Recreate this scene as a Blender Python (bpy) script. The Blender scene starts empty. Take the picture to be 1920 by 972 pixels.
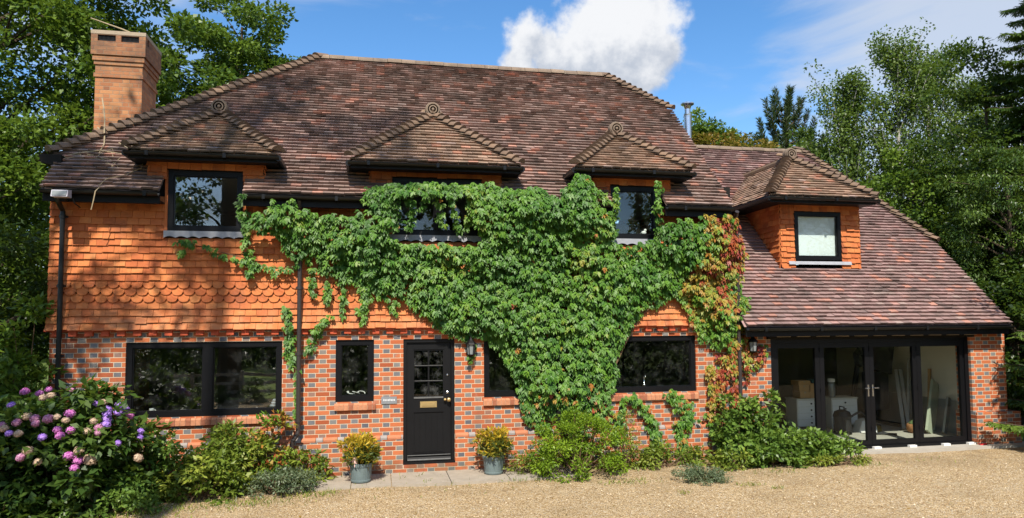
import bpy, bmesh, math, random
import numpy as np
from mathutils import Vector, Matrix
rad = math.radians
random.seed(7)
rng = np.random.default_rng(11)
SC = bpy.context.scene
COL = SC.collection

# ------------------------------------------------------------------ camera
FPX, CYP, CAMD, CAMH = 1300.0, 531.75, 11.635, 2.2735
MR = np.array([[0.98117, -0.19300, -0.007284], [-0.004154, -0.058792, 0.998262], [0.193093, 0.979436, 0.058487]])
cam = bpy.data.cameras.new('camera')
cam.sensor_width = 36
cam.lens = FPX / 1920 * 36
cam.shift_y = (CYP - 486) / 1920
cam.clip_start = 0.1
cam.clip_end = 2000
camo = bpy.data.objects.new('camera', cam)
COL.objects.link(camo)
r_, u_, f_ = MR
camo.matrix_world = Matrix(((r_[0], u_[0], -f_[0], 0), (r_[1], u_[1], -f_[1], -CAMD), (r_[2], u_[2], -f_[2], CAMH), (0, 0, 0, 1)))
SC.camera = camo

def facade(pts, Y=0.0):
    """positions on the upright plane at depth Y from survey marks"""
    p = np.asarray(pts, float).reshape(-1, 2)
    d = np.stack([(p[:, 0] - 960) / FPX, -(p[:, 1] - CYP) / FPX, np.ones(len(p))], 1) @ MR
    t = (Y + CAMD) / d[:, 1]
    return np.stack([t * d[:, 0], CAMH + t * d[:, 2]], 1)

# ------------------------------------------------------------------ light
SUN_EL, SUN_AZ = 49.0, 11.0
S = Vector((-math.sin(rad(SUN_AZ)) * math.cos(rad(SUN_EL)), -math.cos(rad(SUN_AZ)) * math.cos(rad(SUN_EL)), math.sin(rad(SUN_EL))))
sun = bpy.data.lights.new('sun', 'SUN')
sun.energy = 5.0
sun.angle = rad(0.5)
sun.color = (1.0, 0.93, 0.82)
suno = bpy.data.objects.new('sun', sun)
suno.rotation_euler = (-S).to_track_quat('-Z', 'Y').to_euler()
suno.location = (0, -20, 30)
COL.objects.link(suno)
SC.view_settings.view_transform = 'Standard'
SC.view_settings.look = 'None'
SC.view_settings.gamma = 1
SC.view_settings.exposure = 0.5
SC.view_settings.use_curve_mapping = False
SC.cycles.max_bounces = 8
SC.cycles.transparent_max_bounces = 12
SC.cycles.use_denoising = True

# ------------------------------------------------------------------ node helper
class NT:
    def __init__(s, tree):
        s.t = tree
        s.n = tree.nodes
        s.l = tree.links
        s.n.clear()
    def node(s, typ, **kw):
        n = s.n.new(typ)
        for k, v in kw.items():
            setattr(n, k, v)
        return n
    def put(s, sock, val):
        if hasattr(val, 'is_linked'):
            s.l.new(val, sock)
        else:
            if sock.type == 'RGBA' and len(val) == 3:
                val = (*val, 1)
            sock.default_value = val
    def m(s, op, a, b=0.0, c=None):
        n = s.node('ShaderNodeMath', operation=op)
        s.put(n.inputs[0], a)
        s.put(n.inputs[1], b)
        if c is not None:
            s.put(n.inputs[2], c)
        return n.outputs[0]
    def vm(s, op, a, b=(0, 0, 0), scale=None):
        n = s.node('ShaderNodeVectorMath', operation=op)
        s.put(n.inputs[0], a)
        s.put(n.inputs[1], b)
        if scale is not None:
            s.put(n.inputs[3], scale)
        return n.outputs['Value'] if op in ('DOT_PRODUCT', 'LENGTH', 'DISTANCE') else n.outputs[0]
    def sep(s, v):
        n = s.node('ShaderNodeSeparateXYZ')
        s.put(n.inputs[0], v)
        return n.outputs
    def comb(s, x, y, z):
        n = s.node('ShaderNodeCombineXYZ')
        for i, v in enumerate((x, y, z)):
            s.put(n.inputs[i], v)
        return n.outputs[0]
    def mix(s, f, a, b, blend='MIX'):
        n = s.node('ShaderNodeMix', data_type='RGBA', blend_type=blend)
        s.put(n.inputs[0], f)
        s.put(n.inputs[6], a)
        s.put(n.inputs[7], b)
        return n.outputs[2]
    def step(s, x, a, b, lo=0.0, hi=1.0):
        n = s.node('ShaderNodeMapRange', interpolation_type='SMOOTHSTEP')
        s.put(n.inputs[0], x)
        for i, v in enumerate((a, b, lo, hi)):
            s.put(n.inputs[i + 1], v)
        return n.outputs[0]
    def ramp(s, f, stops, interp='LINEAR'):
        n = s.node('ShaderNodeValToRGB')
        n.color_ramp.interpolation = interp
        e = n.color_ramp.elements
        while len(e) < len(stops):
            e.new(0.5)
        for i, (p, c) in enumerate(stops):
            e[i].position = p
            e[i].color = (*c, 1)
        s.put(n.inputs[0], f)
        return n.outputs[0]
    def noise(s, v, scale, detail=4, rough=0.5, dims='3D', dist=0.0):
        n = s.node('ShaderNodeTexNoise', noise_dimensions=dims)
        s.put(n.inputs['Vector'], v)
        n.inputs['Scale'].default_value = scale
        n.inputs['Detail'].default_value = detail
        n.inputs['Roughness'].default_value = rough
        n.inputs['Distortion'].default_value = dist
        return n.outputs['Fac']
    def white(s, v, dims='3D'):
        n = s.node('ShaderNodeTexWhiteNoise', noise_dimensions=dims)
        s.put(n.inputs['Vector'], v)
        return n.outputs['Value']
    def pos(s):
        return s.node('ShaderNodeNewGeometry').outputs['Position']
    def attr(s, name):
        return s.node('ShaderNodeAttribute', attribute_name=name).outputs['Fac']
    def bump(s, h, strength=0.5, dist=0.01):
        n = s.node('ShaderNodeBump')
        s.put(n.inputs['Height'], h)
        n.inputs['Strength'].default_value = strength
        n.inputs['Distance'].default_value = dist
        return n.outputs[0]
    def bsdf(s, col, rough=0.7, spec=0.3, metal=0.0, normal=None, out=True):
        n = s.node('ShaderNodeBsdfPrincipled')
        s.put(n.inputs['Base Color'], col)
        s.put(n.inputs['Roughness'], rough)
        s.put(n.inputs['Specular IOR Level'], spec)
        s.put(n.inputs['Metallic'], metal)
        if normal is not None:
            s.put(n.inputs['Normal'], normal)
        if out:
            s.out(n.outputs[0])
        return n.outputs[0]
    def out(s, sh):
        o = s.node('ShaderNodeOutputMaterial')
        s.l.new(sh, o.inputs[0])

def newmat(name):
    m = bpy.data.materials.new(name)
    m.use_nodes = True
    return m, NT(m.node_tree)

# ------------------------------------------------------------------ sky (world)
W = bpy.data.worlds.new('World')
SC.world = W
W.use_nodes = True
def build_world():
    t = NT(W.node_tree)
    sky = t.node('ShaderNodeTexSky', sky_type='NISHITA')
    sky.sun_disc = False
    sky.sun_elevation = rad(SUN_EL)
    sky.sun_rotation = rad(180 + SUN_AZ)
    sky.altitude = 50
    sky.air_density = 1.0
    sky.dust_density = 0.6
    sky.ozone_density = 2.2
    hs = t.node('ShaderNodeHueSaturation')
    hs.inputs['Saturation'].default_value = 1.26
    hs.inputs['Value'].default_value = 1.5
    t.l.new(sky.outputs[0], hs.inputs['Color'])
    base = hs.outputs[0]
    d = t.node('ShaderNodeTexCoord').outputs['Generated']
    nz = t.noise(d, 9.0, 9, 0.58)
    nf = t.noise(d, 34.0, 6, 0.6)
    # one cumulus: a heap of round lobes in the sky
    f = None
    for (px, py, r) in CUMULUS:
        v = np.array([(px - 960) / FPX, -(py - CYP) / FPX, 1.0]) @ MR
        v /= np.linalg.norm(v)
        dist = t.vm('DISTANCE', d, tuple(v))
        g = t.m('SUBTRACT', 1.0, t.m('DIVIDE', dist, r / FPX))
        f = g if f is None else t.m('SMOOTH_MAX', f, g, 0.22)
    dens = t.m('ADD', f, t.m('ADD', t.m('MULTIPLY', t.m('SUBTRACT', nz, 0.5), 1.7), t.m('MULTIPLY', t.m('SUBTRACT', nf, 0.5), 0.8)))
    mask = t.step(dens, 0.02, 0.52)
    zz = t.sep(d)[2]
    lum = t.m('ADD', t.step(zz, 0.30, 0.42, 0.0, 1.0), t.m('ADD', t.m('MULTIPLY', t.m('SUBTRACT', nf, 0.5), 1.6), t.m('MULTIPLY', t.m('SUBTRACT', t.noise(t.vm('ADD', d, (0.02, 0.0, -0.03)), 14.0, 6, 0.55), 0.5), 1.5)))
    ccol = t.mix(t.step(lum, 0.0, 1.0), (3.7, 4.1, 4.8), (6.5, 6.6, 6.8))
    # high thin cloud
    mp = t.node('ShaderNodeMapping')
    mp.inputs['Rotation'].default_value = (0.0, rad(-24), rad(20))
    mp.inputs['Scale'].default_value = (2.0, 3.0, 9.0)
    t.l.new(d, mp.inputs[0])
    wisp = t.noise(mp.outputs[0], 1.6, 8, 0.55, dist=0.6)
    dx = t.sep(d)[0]
    reg = t.m('ADD', t.step(dx, 0.42, 0.72, 0.0, 0.42), t.step(dx, 0.05, -0.30, 0.0, 0.16))
    wm = t.step(t.m('ADD', wisp, reg), 0.52, 0.86, 0.0, 0.80)
    low = t.step(zz, 0.30, 0.12, 0.0, 0.45)
    wm = t.m('MAXIMUM', wm, t.m('MULTIPLY', low, t.step(t.noise(d, 5.0, 6, 0.6), 0.4, 0.65)))
    c = t.mix(wm, base, (4.8, 5.2, 5.9))
    c = t.mix(mask, c, ccol)
    bg = t.node('ShaderNodeBackground')
    t.l.new(c, bg.inputs[0])
    bg.inputs[1].default_value = 0.10
    o = t.node('ShaderNodeOutputWorld')
    t.l.new(bg.outputs[0], o.inputs[0])
CUMULUS = [(1000, 80, 62), (1040, 105, 80), (1090, 95, 85), (1130, 60, 90), (1165, 30, 85), (1190, 70, 95), (1215, 100, 75), (1195, 140, 60), (1060, 135, 75), (1130, 130, 80), (975, 110, 40), (1245, 95, 45)]
build_world()

# ------------------------------------------------------------------ materials
def simple(name, col, rough=0.6, spec=0.3, metal=0.0, var=0.15, scale=6.0, bump=0.0, bscale=60):
    m, t = newmat(name)
    p = t.pos()
    n = t.noise(p, scale, 5, 0.6)
    c = t.mix(n, tuple(x * (1 - var) for x in col), tuple(min(1, x * (1 + var)) for x in col))
    nm = t.bump(t.noise(p, bscale, 4), bump, 0.01) if bump else None
    t.bsdf(c, rough, spec, metal, nm)
    return m

def brick_material(name, headers=True, plain=False, stretch=((0.22, 0.052, 0.024), (0.39, 0.105, 0.042), (0.48, 0.15, 0.06)), mortar=(0.60, 0.48, 0.34), z0=-0.145, stain=True):
    m, t = newmat(name)
    P = t.pos()
    x, y, z = t.sep(P)
    u = t.m('ADD', x, y)
    v = t.m('SUBTRACT', z, z0)
    rv = t.m('DIVIDE', v, 0.075)
    row = t.m('FLOOR', rv)
    fv = t.m('FRACT', rv)
    if headers:
        sh = t.m('MULTIPLY', t.m('MODULO', t.m('ADD', row, 1000.0), 2.0), 0.16875)
        uu = t.m('DIVIDE', t.m('ADD', t.m('ADD', u, 100.0), sh), 0.3375)
        cell = t.m('FLOOR', uu)
        fu = t.m('MULTIPLY', t.m('FRACT', uu), 0.3375)
        isH = t.m('GREATER_THAN', fu, 0.225)
        lb = t.m('SUBTRACT', fu, t.m('MULTIPLY', isH, 0.225))
        bw = t.m('SUBTRACT', 0.225, t.m('MULTIPLY', isH, 0.1125))
    else:
        sh = t.m('MULTIPLY', t.m('MODULO', t.m('ADD', row, 1000.0), 2.0), 0.1125)
        uu = t.m('DIVIDE', t.m('ADD', t.m('ADD', u, 100.0), sh), 0.225)
        cell = t.m('FLOOR', uu)
        lb = t.m('MULTIPLY', t.m('FRACT', uu), 0.225)
        isH = 0.0
        bw = 0.225
    du = t.m('MINIMUM', lb, t.m('SUBTRACT', bw, lb))
    dv = t.m('MULTIPLY', t.m('MINIMUM', fv, t.m('SUBTRACT', 1.0, fv)), 0.075)
    d = t.m('MINIMUM', du, dv)
    d = t.m('ADD', d, t.m('MULTIPLY', t.m('SUBTRACT', t.noise(P, 70, 3), 0.5), 0.005))
    bm = t.step(d, 0.0034, 0.0060)
    rnd = t.white(t.comb(t.m('ADD', t.m('MULTIPLY', cell, 2.0), isH), row, 3.0))
    rnd2 = t.white(t.comb(t.m('ADD', t.m('MULTIPLY', cell, 2.0), isH), row, 9.0))
    grain = t.noise(P, 45, 5, 0.65)
    cs = t.ramp(t.m('ADD', t.m('MULTIPLY', rnd, 0.8), t.m('MULTIPLY', grain, 0.25)), [(0.0, stretch[0]), (0.35, stretch[1]), (1.0, stretch[2])])
    if plain:
        c = t.mix(t.step(rnd2, 0.84, 0.95, 0, 0.4), cs, (0.14, 0.07, 0.05))
    elif headers:
        ch = t.ramp(rnd2, [(0.0, (0.10, 0.10, 0.115)), (0.45, (0.165, 0.165, 0.17)), (0.8, (0.20, 0.185, 0.165)), (1.0, (0.26, 0.13, 0.09))])
        ch = t.mix(t.step(t.m('ADD', t.m('MULTIPLY', rnd, 0.6), t.m('MULTIPLY', t.noise(P, 0.7, 2), 0.5)), 0.80, 0.84), ch, cs)
        c = t.mix(isH, cs, ch)
    else:
        c = t.mix(t.step(rnd2, 0.86, 0.95, 0, 0.6), cs, (0.12, 0.06, 0.05))
    mc = t.mix(t.noise(P, 14, 4), tuple(k * 0.8 for k in mortar), tuple(k * 1.15 for k in mortar))
    c = t.mix(bm, mc, c)
    if stain:
        sn = t.noise(t.vm('MULTIPLY', P, (1.0, 1.0, 0.45)), 1.9, 6, 0.62)
        c = t.mix(t.step(sn, 0.53, 0.72, 0, 0.34), c, (0.10, 0.075, 0.06))
        ef = t.step(t.noise(P, 3.4, 5, 0.6), 0.60, 0.74, 0, 0.16)
        c = t.mix(ef, c, (0.6, 0.55, 0.48))
        lowd = t.m('MULTIPLY', t.step(z, 0.22, -0.12), t.step(t.noise(P, 5.0, 5, 0.6), 0.38, 0.62, 0, 0.5))
        c = t.mix(lowd, c, (0.10, 0.10, 0.06))
    if plain:
        so = t.m('MULTIPLY', t.step(z, 6.6, 7.6, 0.15, 0.75), t.step(t.noise(P, 4.0, 5, 0.6), 0.3, 0.7, 0.45, 1.0))
        c = t.mix(so, c, (0.10, 0.065, 0.05))
    h = t.m('ADD', bm, t.m('MULTIPLY', grain, 0.5))
    t.bsdf(c, 0.85, 0.15, 0, t.bump(h, 0.7, 0.006))
    return m

def tile_material(name, stops, lichen=0.35, moss=0.2, dark=0.35, rough=0.85, vary=0.50):
    m, t = newmat(name)
    P = t.pos()
    r = t.attr('rnd')
    n1 = t.noise(P, 1.1, 5, 0.6)
    n2 = t.noise(t.vm('MULTIPLY', P, (1.0, 1.0, 1.6)), 3.4, 4, 0.6)
    f = t.m('ADD', t.m('MULTIPLY', r, vary), t.m('ADD', t.m('MULTIPLY', t.m('SUBTRACT', n1, 0.36), 0.9), t.m('MULTIPLY', t.m('SUBTRACT', n2, 0.42), 0.8)))
    c = t.ramp(f, stops)
    if vary == 0.50:
        c = t.mix(t.step(r, 0.90, 0.95, 0, 0.65), c, (0.44, 0.205, 0.14))
        c = t.mix(t.step(r, 0.07, 0.03, 0, 0.5), c, (0.44, 0.33, 0.29))
    g = t.noise(P, 38, 6, 0.65)
    c = t.mix(0.55, c, t.mix(g, (0.35, 0.35, 0.35), (0.72, 0.70, 0.68)), 'OVERLAY')
    dk = t.step(t.noise(t.vm('ADD', P, (7, 3, 1)), 2.6, 6, 0.62), 0.50, 0.68, 0, dark)
    c = t.mix(dk, c, (0.05, 0.040, 0.036))
    li = t.m('MULTIPLY', t.step(t.noise(t.vm('ADD', P, (1, 30, 1)), 30, 4, 0.7), 0.585, 0.66), t.step(t.noise(P, 2.1, 3, 0.6), 0.40, 0.62, 0, lichen))
    c = t.mix(li, c, (0.36, 0.33, 0.26))
    ms = t.step(t.noise(t.vm('ADD', P, (17, 3, 11)), 5.0, 6, 0.7), 0.56, 0.70, 0, moss)
    c = t.mix(ms, c, (0.15, 0.105, 0.025))
    if name == 'wall_tile':
        px_, py_, pz_ = t.sep(P)
        sk = t.m('MULTIPLY', t.step(t.noise(t.vm('MULTIPLY', P, (9.0, 1.0, 0.5)), 1.0, 4, 0.6), 0.54, 0.72, 0, 0.42), t.step(t.noise(P, 0.8, 3), 0.40, 0.6))
        c = t.mix(sk, c, (0.15, 0.06, 0.035))
        c = t.mix(t.m('MULTIPLY', t.step(pz_, 2.75, 2.25, 0, 0.30), t.step(t.noise(P, 6.0, 4), 0.35, 0.65)), c, (0.62, 0.34, 0.17))
    t.bsdf(c, rough, 0.2, 0, t.bump(g, 0.4, 0.006))
    return m

def leaf_material(name, stops, transl=0.35, rough=0.42, spec=0.35, attr='rnd'):
    m, t = newmat(name)
    r = t.attr(attr)
    P = t.pos()
    f = t.m('ADD', t.m('MULTIPLY', r, 0.75), t.m('MULTIPLY', t.noise(P, 2.2, 3), 0.35))
    c = t.ramp(f, stops)
    a = t.bsdf(c, rough, spec, out=False)
    tr = t.node('ShaderNodeBsdfTranslucent')
    t.put(tr.inputs[0], t.mix(0.6, c, (0.16, 0.24, 0.02), 'MIX'))
    mx = t.node('ShaderNodeMixShader')
    mx.inputs[0].default_value = transl
    t.l.new(a, mx.inputs[1])
    t.l.new(tr.outputs[0], mx.inputs[2])
    t.out(mx.outputs[0])
    return m

def glass_material(name, base=0.07, tint=(0.93, 0.96, 0.95), dirt=0.02):
    m, t = newmat(name)
    lw = t.node('ShaderNodeLayerWeight')
    lw.inputs[0].default_value = 0.5
    fac = t.m('ADD', base, t.m('MULTIPLY', t.m('POWER', lw.outputs['Facing'], 5.0), 0.9))
    tr = t.node('ShaderNodeBsdfTransparent')
    t.put(tr.inputs[0], tint)
    gl = t.node('ShaderNodeBsdfGlossy')
    gl.inputs['Roughness'].default_value = 0.0
    P = t.pos()
    t.put(gl.inputs['Normal'], t.bump(t.noise(P, 2.2, 2), 0.035, 0.02))
    mx = t.node('ShaderNodeMixShader')
    t.put(mx.inputs[0], fac)
    t.l.new(tr.outputs[0], mx.inputs[1])
    t.l.new(gl.outputs[0], mx.inputs[2])
    df = t.node('ShaderNodeBsdfDiffuse')
    t.put(df.inputs[0], (0.5, 0.5, 0.48))
    m2 = t.node('ShaderNodeMixShader')
    t.put(m2.inputs[0], t.step(t.noise(P, 6, 5, 0.7), 0.45, 0.75, 0, dirt))
    t.l.new(mx.outputs[0], m2.inputs[1])
    t.l.new(df.outputs[0], m2.inputs[2])
    t.out(m2.outputs[0])
    return m

M = {}
M['brick'] = brick_material('brick_flemish')
M['chimney_brick'] = brick_material('brick_chimney', True, True, ((0.30, 0.115, 0.055), (0.45, 0.185, 0.080), (0.53, 0.25, 0.11)), (0.36, 0.25, 0.16))
M['roof_tile'] = tile_material('roof_tile', [(0.0, (0.10, 0.078, 0.066)), (0.25, (0.185, 0.130, 0.108)), (0.6, (0.27, 0.180, 0.150)), (0.85, (0.38, 0.245, 0.205)), (1.0, (0.48, 0.24, 0.16))])
M['garage_tile'] = tile_material('garage_tile', [(0.0, (0.10, 0.076, 0.070)), (0.25, (0.19, 0.13, 0.118)), (0.6, (0.27, 0.175, 0.16)), (0.85, (0.37, 0.235, 0.22)), (1.0, (0.46, 0.22, 0.18))], lichen=0.45, moss=0.08, dark=0.22)
M['dormer_tile'] = tile_material('dormer_tile', [(0.0, (0.13, 0.095, 0.07)), (0.4, (0.25, 0.17, 0.12)), (0.75, (0.35, 0.23, 0.165)), (1.0, (0.46, 0.23, 0.13))], lichen=0.5, moss=0.4, dark=0.25)
M['bonnet_tile'] = tile_material('bonnet_tile', [(0.0, (0.10, 0.07, 0.05)), (0.5, (0.17, 0.115, 0.08)), (1.0, (0.25, 0.16, 0.10))], lichen=0.6, moss=0.5, dark=0.4, vary=0.55)
M['ridge_tile'] = tile_material('ridge_tile', [(0.0, (0.14, 0.105, 0.08)), (0.5, (0.20, 0.15, 0.11)), (1.0, (0.28, 0.20, 0.14))], lichen=0.6, moss=0.35, dark=0.4, vary=0.55)
M['wall_tile'] = tile_material('wall_tile', [(0.0, (0.30, 0.076, 0.026)), (0.30, (0.42, 0.118, 0.038)), (0.70, (0.51, 0.168, 0.052)), (1.0, (0.58, 0.25, 0.09))], lichen=0.16, moss=0.08, dark=0.30, rough=0.75, vary=0.55)
M['black_frame'] = simple('black_aluminium', (0.005, 0.005, 0.006), 0.4, 0.22, 0, 0.2)
M['black_paint'] = simple('black_paint', (0.0065, 0.0065, 0.007), 0.5, 0.2, 0, 0.25)
M['dark_timber'] = simple('dark_timber', (0.012, 0.010, 0.008), 0.7, 0.2, 0, 0.3)
M['gutter'] = simple('gutter_plastic', (0.008, 0.008, 0.008), 0.35, 0.3, 0, 0.2)
M['pipe_brown'] = simple('pipe_plastic', (0.034, 0.026, 0.024), 0.4, 0.5, 0, 0.2)
M['glass'] = glass_material('window_glass', 0.055)
M['glass_up'] = glass_material('upper_glass', 0.14)
M['glass_wide'] = glass_material('wide_glass', 0.12)
M['glass_door'] = glass_material('door_glass', 0.012, dirt=0.004)
M['lead'] = simple('lead_flashing', (0.31, 0.32, 0.345), 0.6, 0.3, 0, 0.25, 14, 0.3)
M['sill_brick'] = simple('sill_brick', (0.46, 0.20, 0.105), 0.85, 0.15, 0, 0.35, 18, 0.3)
M['dentil_brick'] = simple('dentil_brick', (0.44, 0.085, 0.04), 0.85, 0.15, 0, 0.35, 9, 0.3)
M['plinth_brick'] = simple('plinth_brick', (0.43, 0.165, 0.085), 0.85, 0.15, 0, 0.3, 8, 0.3)
M['stone_cap'] = simple('stone_cap', (0.36, 0.29, 0.21), 0.9, 0.1, 0, 0.3, 9, 0.4)
M['steel'] = simple('flue_steel', (0.62, 0.63, 0.65), 0.22, 0.5, 1.0, 0.1)
M['brass'] = simple('brass', (0.60, 0.44, 0.20), 0.42, 0.5, 0.85, 0.2)
M['chrome'] = simple('chrome', (0.6, 0.6, 0.62), 0.25, 0.5, 1.0, 0.1)
M['grey_board'] = simple('bead_highlight_grey', (0.12, 0.12, 0.115), 0.7, 0.2, 0, 0.4, 14)  # grey of the glazing beads and of the painted weatherboard highlights
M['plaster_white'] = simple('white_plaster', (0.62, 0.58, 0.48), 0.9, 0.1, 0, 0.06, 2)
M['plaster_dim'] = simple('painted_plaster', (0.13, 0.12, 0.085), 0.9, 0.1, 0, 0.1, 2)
M['ceiling'] = simple('ceiling_paint', (0.55, 0.54, 0.5), 0.9, 0.1, 0, 0.05, 2)
M['concrete'] = simple('concrete', (0.36, 0.33, 0.28), 0.9, 0.1, 0, 0.25, 4, 0.3)
M['paving'] = simple('paving_stone', (0.33, 0.285, 0.225), 0.9, 0.1, 0, 0.28, 6, 0.35, 90)
M['wood_floor'] = simple('wood_floor', (0.10, 0.06, 0.035), 0.5, 0.3, 0, 0.3, 5)
M['white'] = simple('white_paint', (0.74, 0.73, 0.69), 0.5, 0.3, 0, 0.06)
M['cream'] = simple('cream_paint', (0.62, 0.60, 0.52), 0.55, 0.3, 0, 0.06)
M['cardboard'] = simple('cardboard', (0.42, 0.255, 0.115), 0.85, 0.1, 0, 0.12, 7)
M['sage_board'] = simple('sage_panel', (0.34, 0.37, 0.27), 0.6, 0.25, 0, 0.1)
M['grey_panel'] = simple('grey_panel', (0.30, 0.29, 0.26), 0.6, 0.25, 0, 0.12)
M['rubber'] = simple('black_rubber', (0.02, 0.02, 0.021), 0.55, 0.3, 0, 0.2)
M['pot'] = simple('pot_grey_green', (0.13, 0.17, 0.17), 0.55, 0.35, 0, 0.3, 9)
M['soil'] = simple('soil', (0.04, 0.028, 0.018), 0.95, 0.05, 0, 0.4, 20, 0.5)
M['tag'] = simple('plant_label', (0.75, 0.50, 0.45), 0.6, 0.2)
M['slate'] = simple('slate_plaque', (0.20, 0.21, 0.22), 0.6, 0.3, 0, 0.2, 20)
M['pale_letter'] = simple('pale_lettering', (0.66, 0.66, 0.66), 0.6, 0.2)
M['lamp_glass'] = simple('lantern_glass', (0.20, 0.22, 0.22), 0.15, 0.6)
M['flood_grey'] = simple('floodlight_grey', (0.36, 0.35, 0.40), 0.45, 0.4)
M['bark'] = simple('bark', (0.085, 0.065, 0.045), 0.95, 0.05, 0, 0.45, 9, 0.7, 30)
M['birch_bark'] = simple('birch_bark', (0.36, 0.34, 0.30), 0.9, 0.1, 0, 0.5, 7, 0.4, 30)
M['twig'] = simple('dry_twig', (0.34, 0.27, 0.17), 0.9, 0.1, 0, 0.3, 9)
M['vine_stem'] = simple('vine_stem', (0.13, 0.085, 0.05), 0.9, 0.1, 0, 0.4, 14)
M['fence_wood'] = simple('fence_wood', (0.36, 0.32, 0.25), 0.9, 0.1, 0, 0.3, 6)
M['blind'] = simple('window_blind', (0.70, 0.74, 0.72), 0.8, 0.1, 0, 0.03)
M['paper'] = simple('paper_sack', (0.62, 0.60, 0.55), 0.8, 0.1, 0, 0.1)
M['basket'] = simple('woven_basket', (0.30, 0.14, 0.06), 0.8, 0.15, 0, 0.6, 30, 0.6, 60)
M['green_cloth'] = simple('green_cloth', (0.09, 0.13, 0.05), 0.9, 0.1, 0, 0.3, 20)
M['teal_box'] = simple('teal_plastic', (0.03, 0.09, 0.10), 0.5, 0.3)
M['red_plastic'] = simple('red_plastic', (0.5, 0.03, 0.03), 0.5, 0.3)

def gravel_material():
    m, t = newmat('gravel')
    P = t.pos()
    v = t.node('ShaderNodeTexVoronoi', feature='F1')
    v.inputs['Scale'].default_value = 62
    t.l.new(P, v.inputs['Vector'])
    vr = t.sep(v.outputs['Color'])
    c = t.ramp(vr[0], [(0.0, (0.26, 0.16, 0.075)), (0.25, (0.46, 0.31, 0.155)), (0.6, (0.62, 0.45, 0.24)), (0.88, (0.72, 0.57, 0.36)), (1.0, (0.75, 0.66, 0.52))])
    dd = v.outputs['Distance']
    c = t.mix(t.step(dd, 0.42, 0.80, 0, 0.62), c, (0.13, 0.085, 0.04))
    big = t.noise(P, 0.9, 6, 0.62)
    c = t.mix(t.step(big, 0.46, 0.66, 0, 0.30), c, (0.25, 0.175, 0.09))
    c = t.mix(t.step(t.noise(t.vm('ADD', P, (5, 9, 0)), 2.4, 5, 0.6), 0.56, 0.72, 0, 0.25), c, (0.60, 0.50, 0.34))
    gx, gy, gz_ = t.sep(P)
    lane = t.m('ADD', gy, t.m('MULTIPLY', t.noise(t.vm('MULTIPLY', P, (0.22, 0.0, 0.0)), 1.0, 2), 1.6))
    rut = None
    for yy in (-4.2, -5.7):
        q = t.step(t.m('ABSOLUTE', t.m('SUBTRACT', lane, yy)), 0.42, 0.08, 0, 0.26)
        rut = q if rut is None else t.m('MAXIMUM', rut, q)
    c = t.mix(t.m('MULTIPLY', rut, t.step(t.noise(P, 1.3, 4, 0.6), 0.3, 0.6)), c, (0.36, 0.26, 0.145))
    near_dark = t.m('MULTIPLY', t.step(gy, -2.2, -0.6), t.step(t.noise(P, 2.2, 5, 0.65), 0.42, 0.66, 0, 0.5))  # patchy darker gravel towards the house front
    c = t.mix(near_dark, c, (0.23, 0.165, 0.09))
    wd = t.m('MULTIPLY', t.step(t.noise(t.vm('ADD', P, (3, 2, 0)), 9, 5, 0.7), 0.62, 0.70), t.step(t.noise(P, 0.5, 3), 0.46, 0.62, 0, 0.55))
    c = t.mix(wd, c, (0.10, 0.115, 0.035))
    h = t.m('SUBTRACT', 1.0, dd)
    h = t.m('ADD', h, t.m('MULTIPLY', t.noise(P, 7, 4), 1.2))
    t.bsdf(c, 0.9, 0.15, 0, t.bump(h, 1.0, 0.02))
    return m
M['gravel'] = gravel_material()

def grass_material():
    m, t = newmat('grass_ground')
    P = t.pos()
    c = t.ramp(t.noise(P, 1.5, 7, 0.7), [(0.3, (0.045, 0.06, 0.015)), (0.5, (0.09, 0.13, 0.03)), (0.7, (0.16, 0.18, 0.055))])
    t.bsdf(c, 0.9, 0.1, 0, t.bump(t.noise(P, 40, 4), 0.8, 0.05))
    return m
M['grass'] = grass_material()
M['field'] = simple('field_grass', (0.24, 0.30, 0.075), 0.9, 0.1, 0, 0.35, 1.2, 0.6, 30)

LG = leaf_material
M['leaf_oak'] = LG('leaf_oak', [(0.1, (0.032, 0.066, 0.010)), (0.5, (0.085, 0.155, 0.018)), (0.95, (0.185, 0.270, 0.032))])
M['leaf_dark'] = LG('leaf_dark', [(0.1, (0.012, 0.030, 0.006)), (0.5, (0.030, 0.064, 0.010)), (0.95, (0.07, 0.12, 0.018))])
M['leaf_birch'] = LG('leaf_birch', [(0.1, (0.045, 0.080, 0.014)), (0.5, (0.090, 0.150, 0.025)), (0.95, (0.165, 0.230, 0.04))])
M['leaf_lime'] = LG('leaf_lime', [(0.1, (0.05, 0.095, 0.010)), (0.5, (0.110, 0.190, 0.02)), (0.95, (0.20, 0.29, 0.035))])
M['leaf_amber'] = LG('leaf_amber', [(0.1, (0.09, 0.085, 0.015)), (0.5, (0.20, 0.14, 0.02)), (0.95, (0.32, 0.17, 0.025))])
M['needle_pine'] = LG('needle_pine', [(0.1, (0.016, 0.034, 0.012)), (0.5, (0.034, 0.062, 0.02)), (0.95, (0.08, 0.105, 0.032))], 0.15)
M['needle_spruce'] = LG('needle_spruce', [(0.1, (0.018, 0.040, 0.006)), (0.5, (0.050, 0.100, 0.014)), (0.95, (0.15, 0.22, 0.03))], 0.25)
M['leaf_hydrangea'] = LG('leaf_hydrangea', [(0.1, (0.018, 0.044, 0.010)), (0.5, (0.045, 0.098, 0.016)), (0.95, (0.11, 0.17, 0.03))])
M['leaf_weed'] = LG('leaf_weed', [(0.1, (0.06, 0.10, 0.014)), (0.5, (0.165, 0.235, 0.03)), (0.95, (0.36, 0.38, 0.055))])
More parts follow.
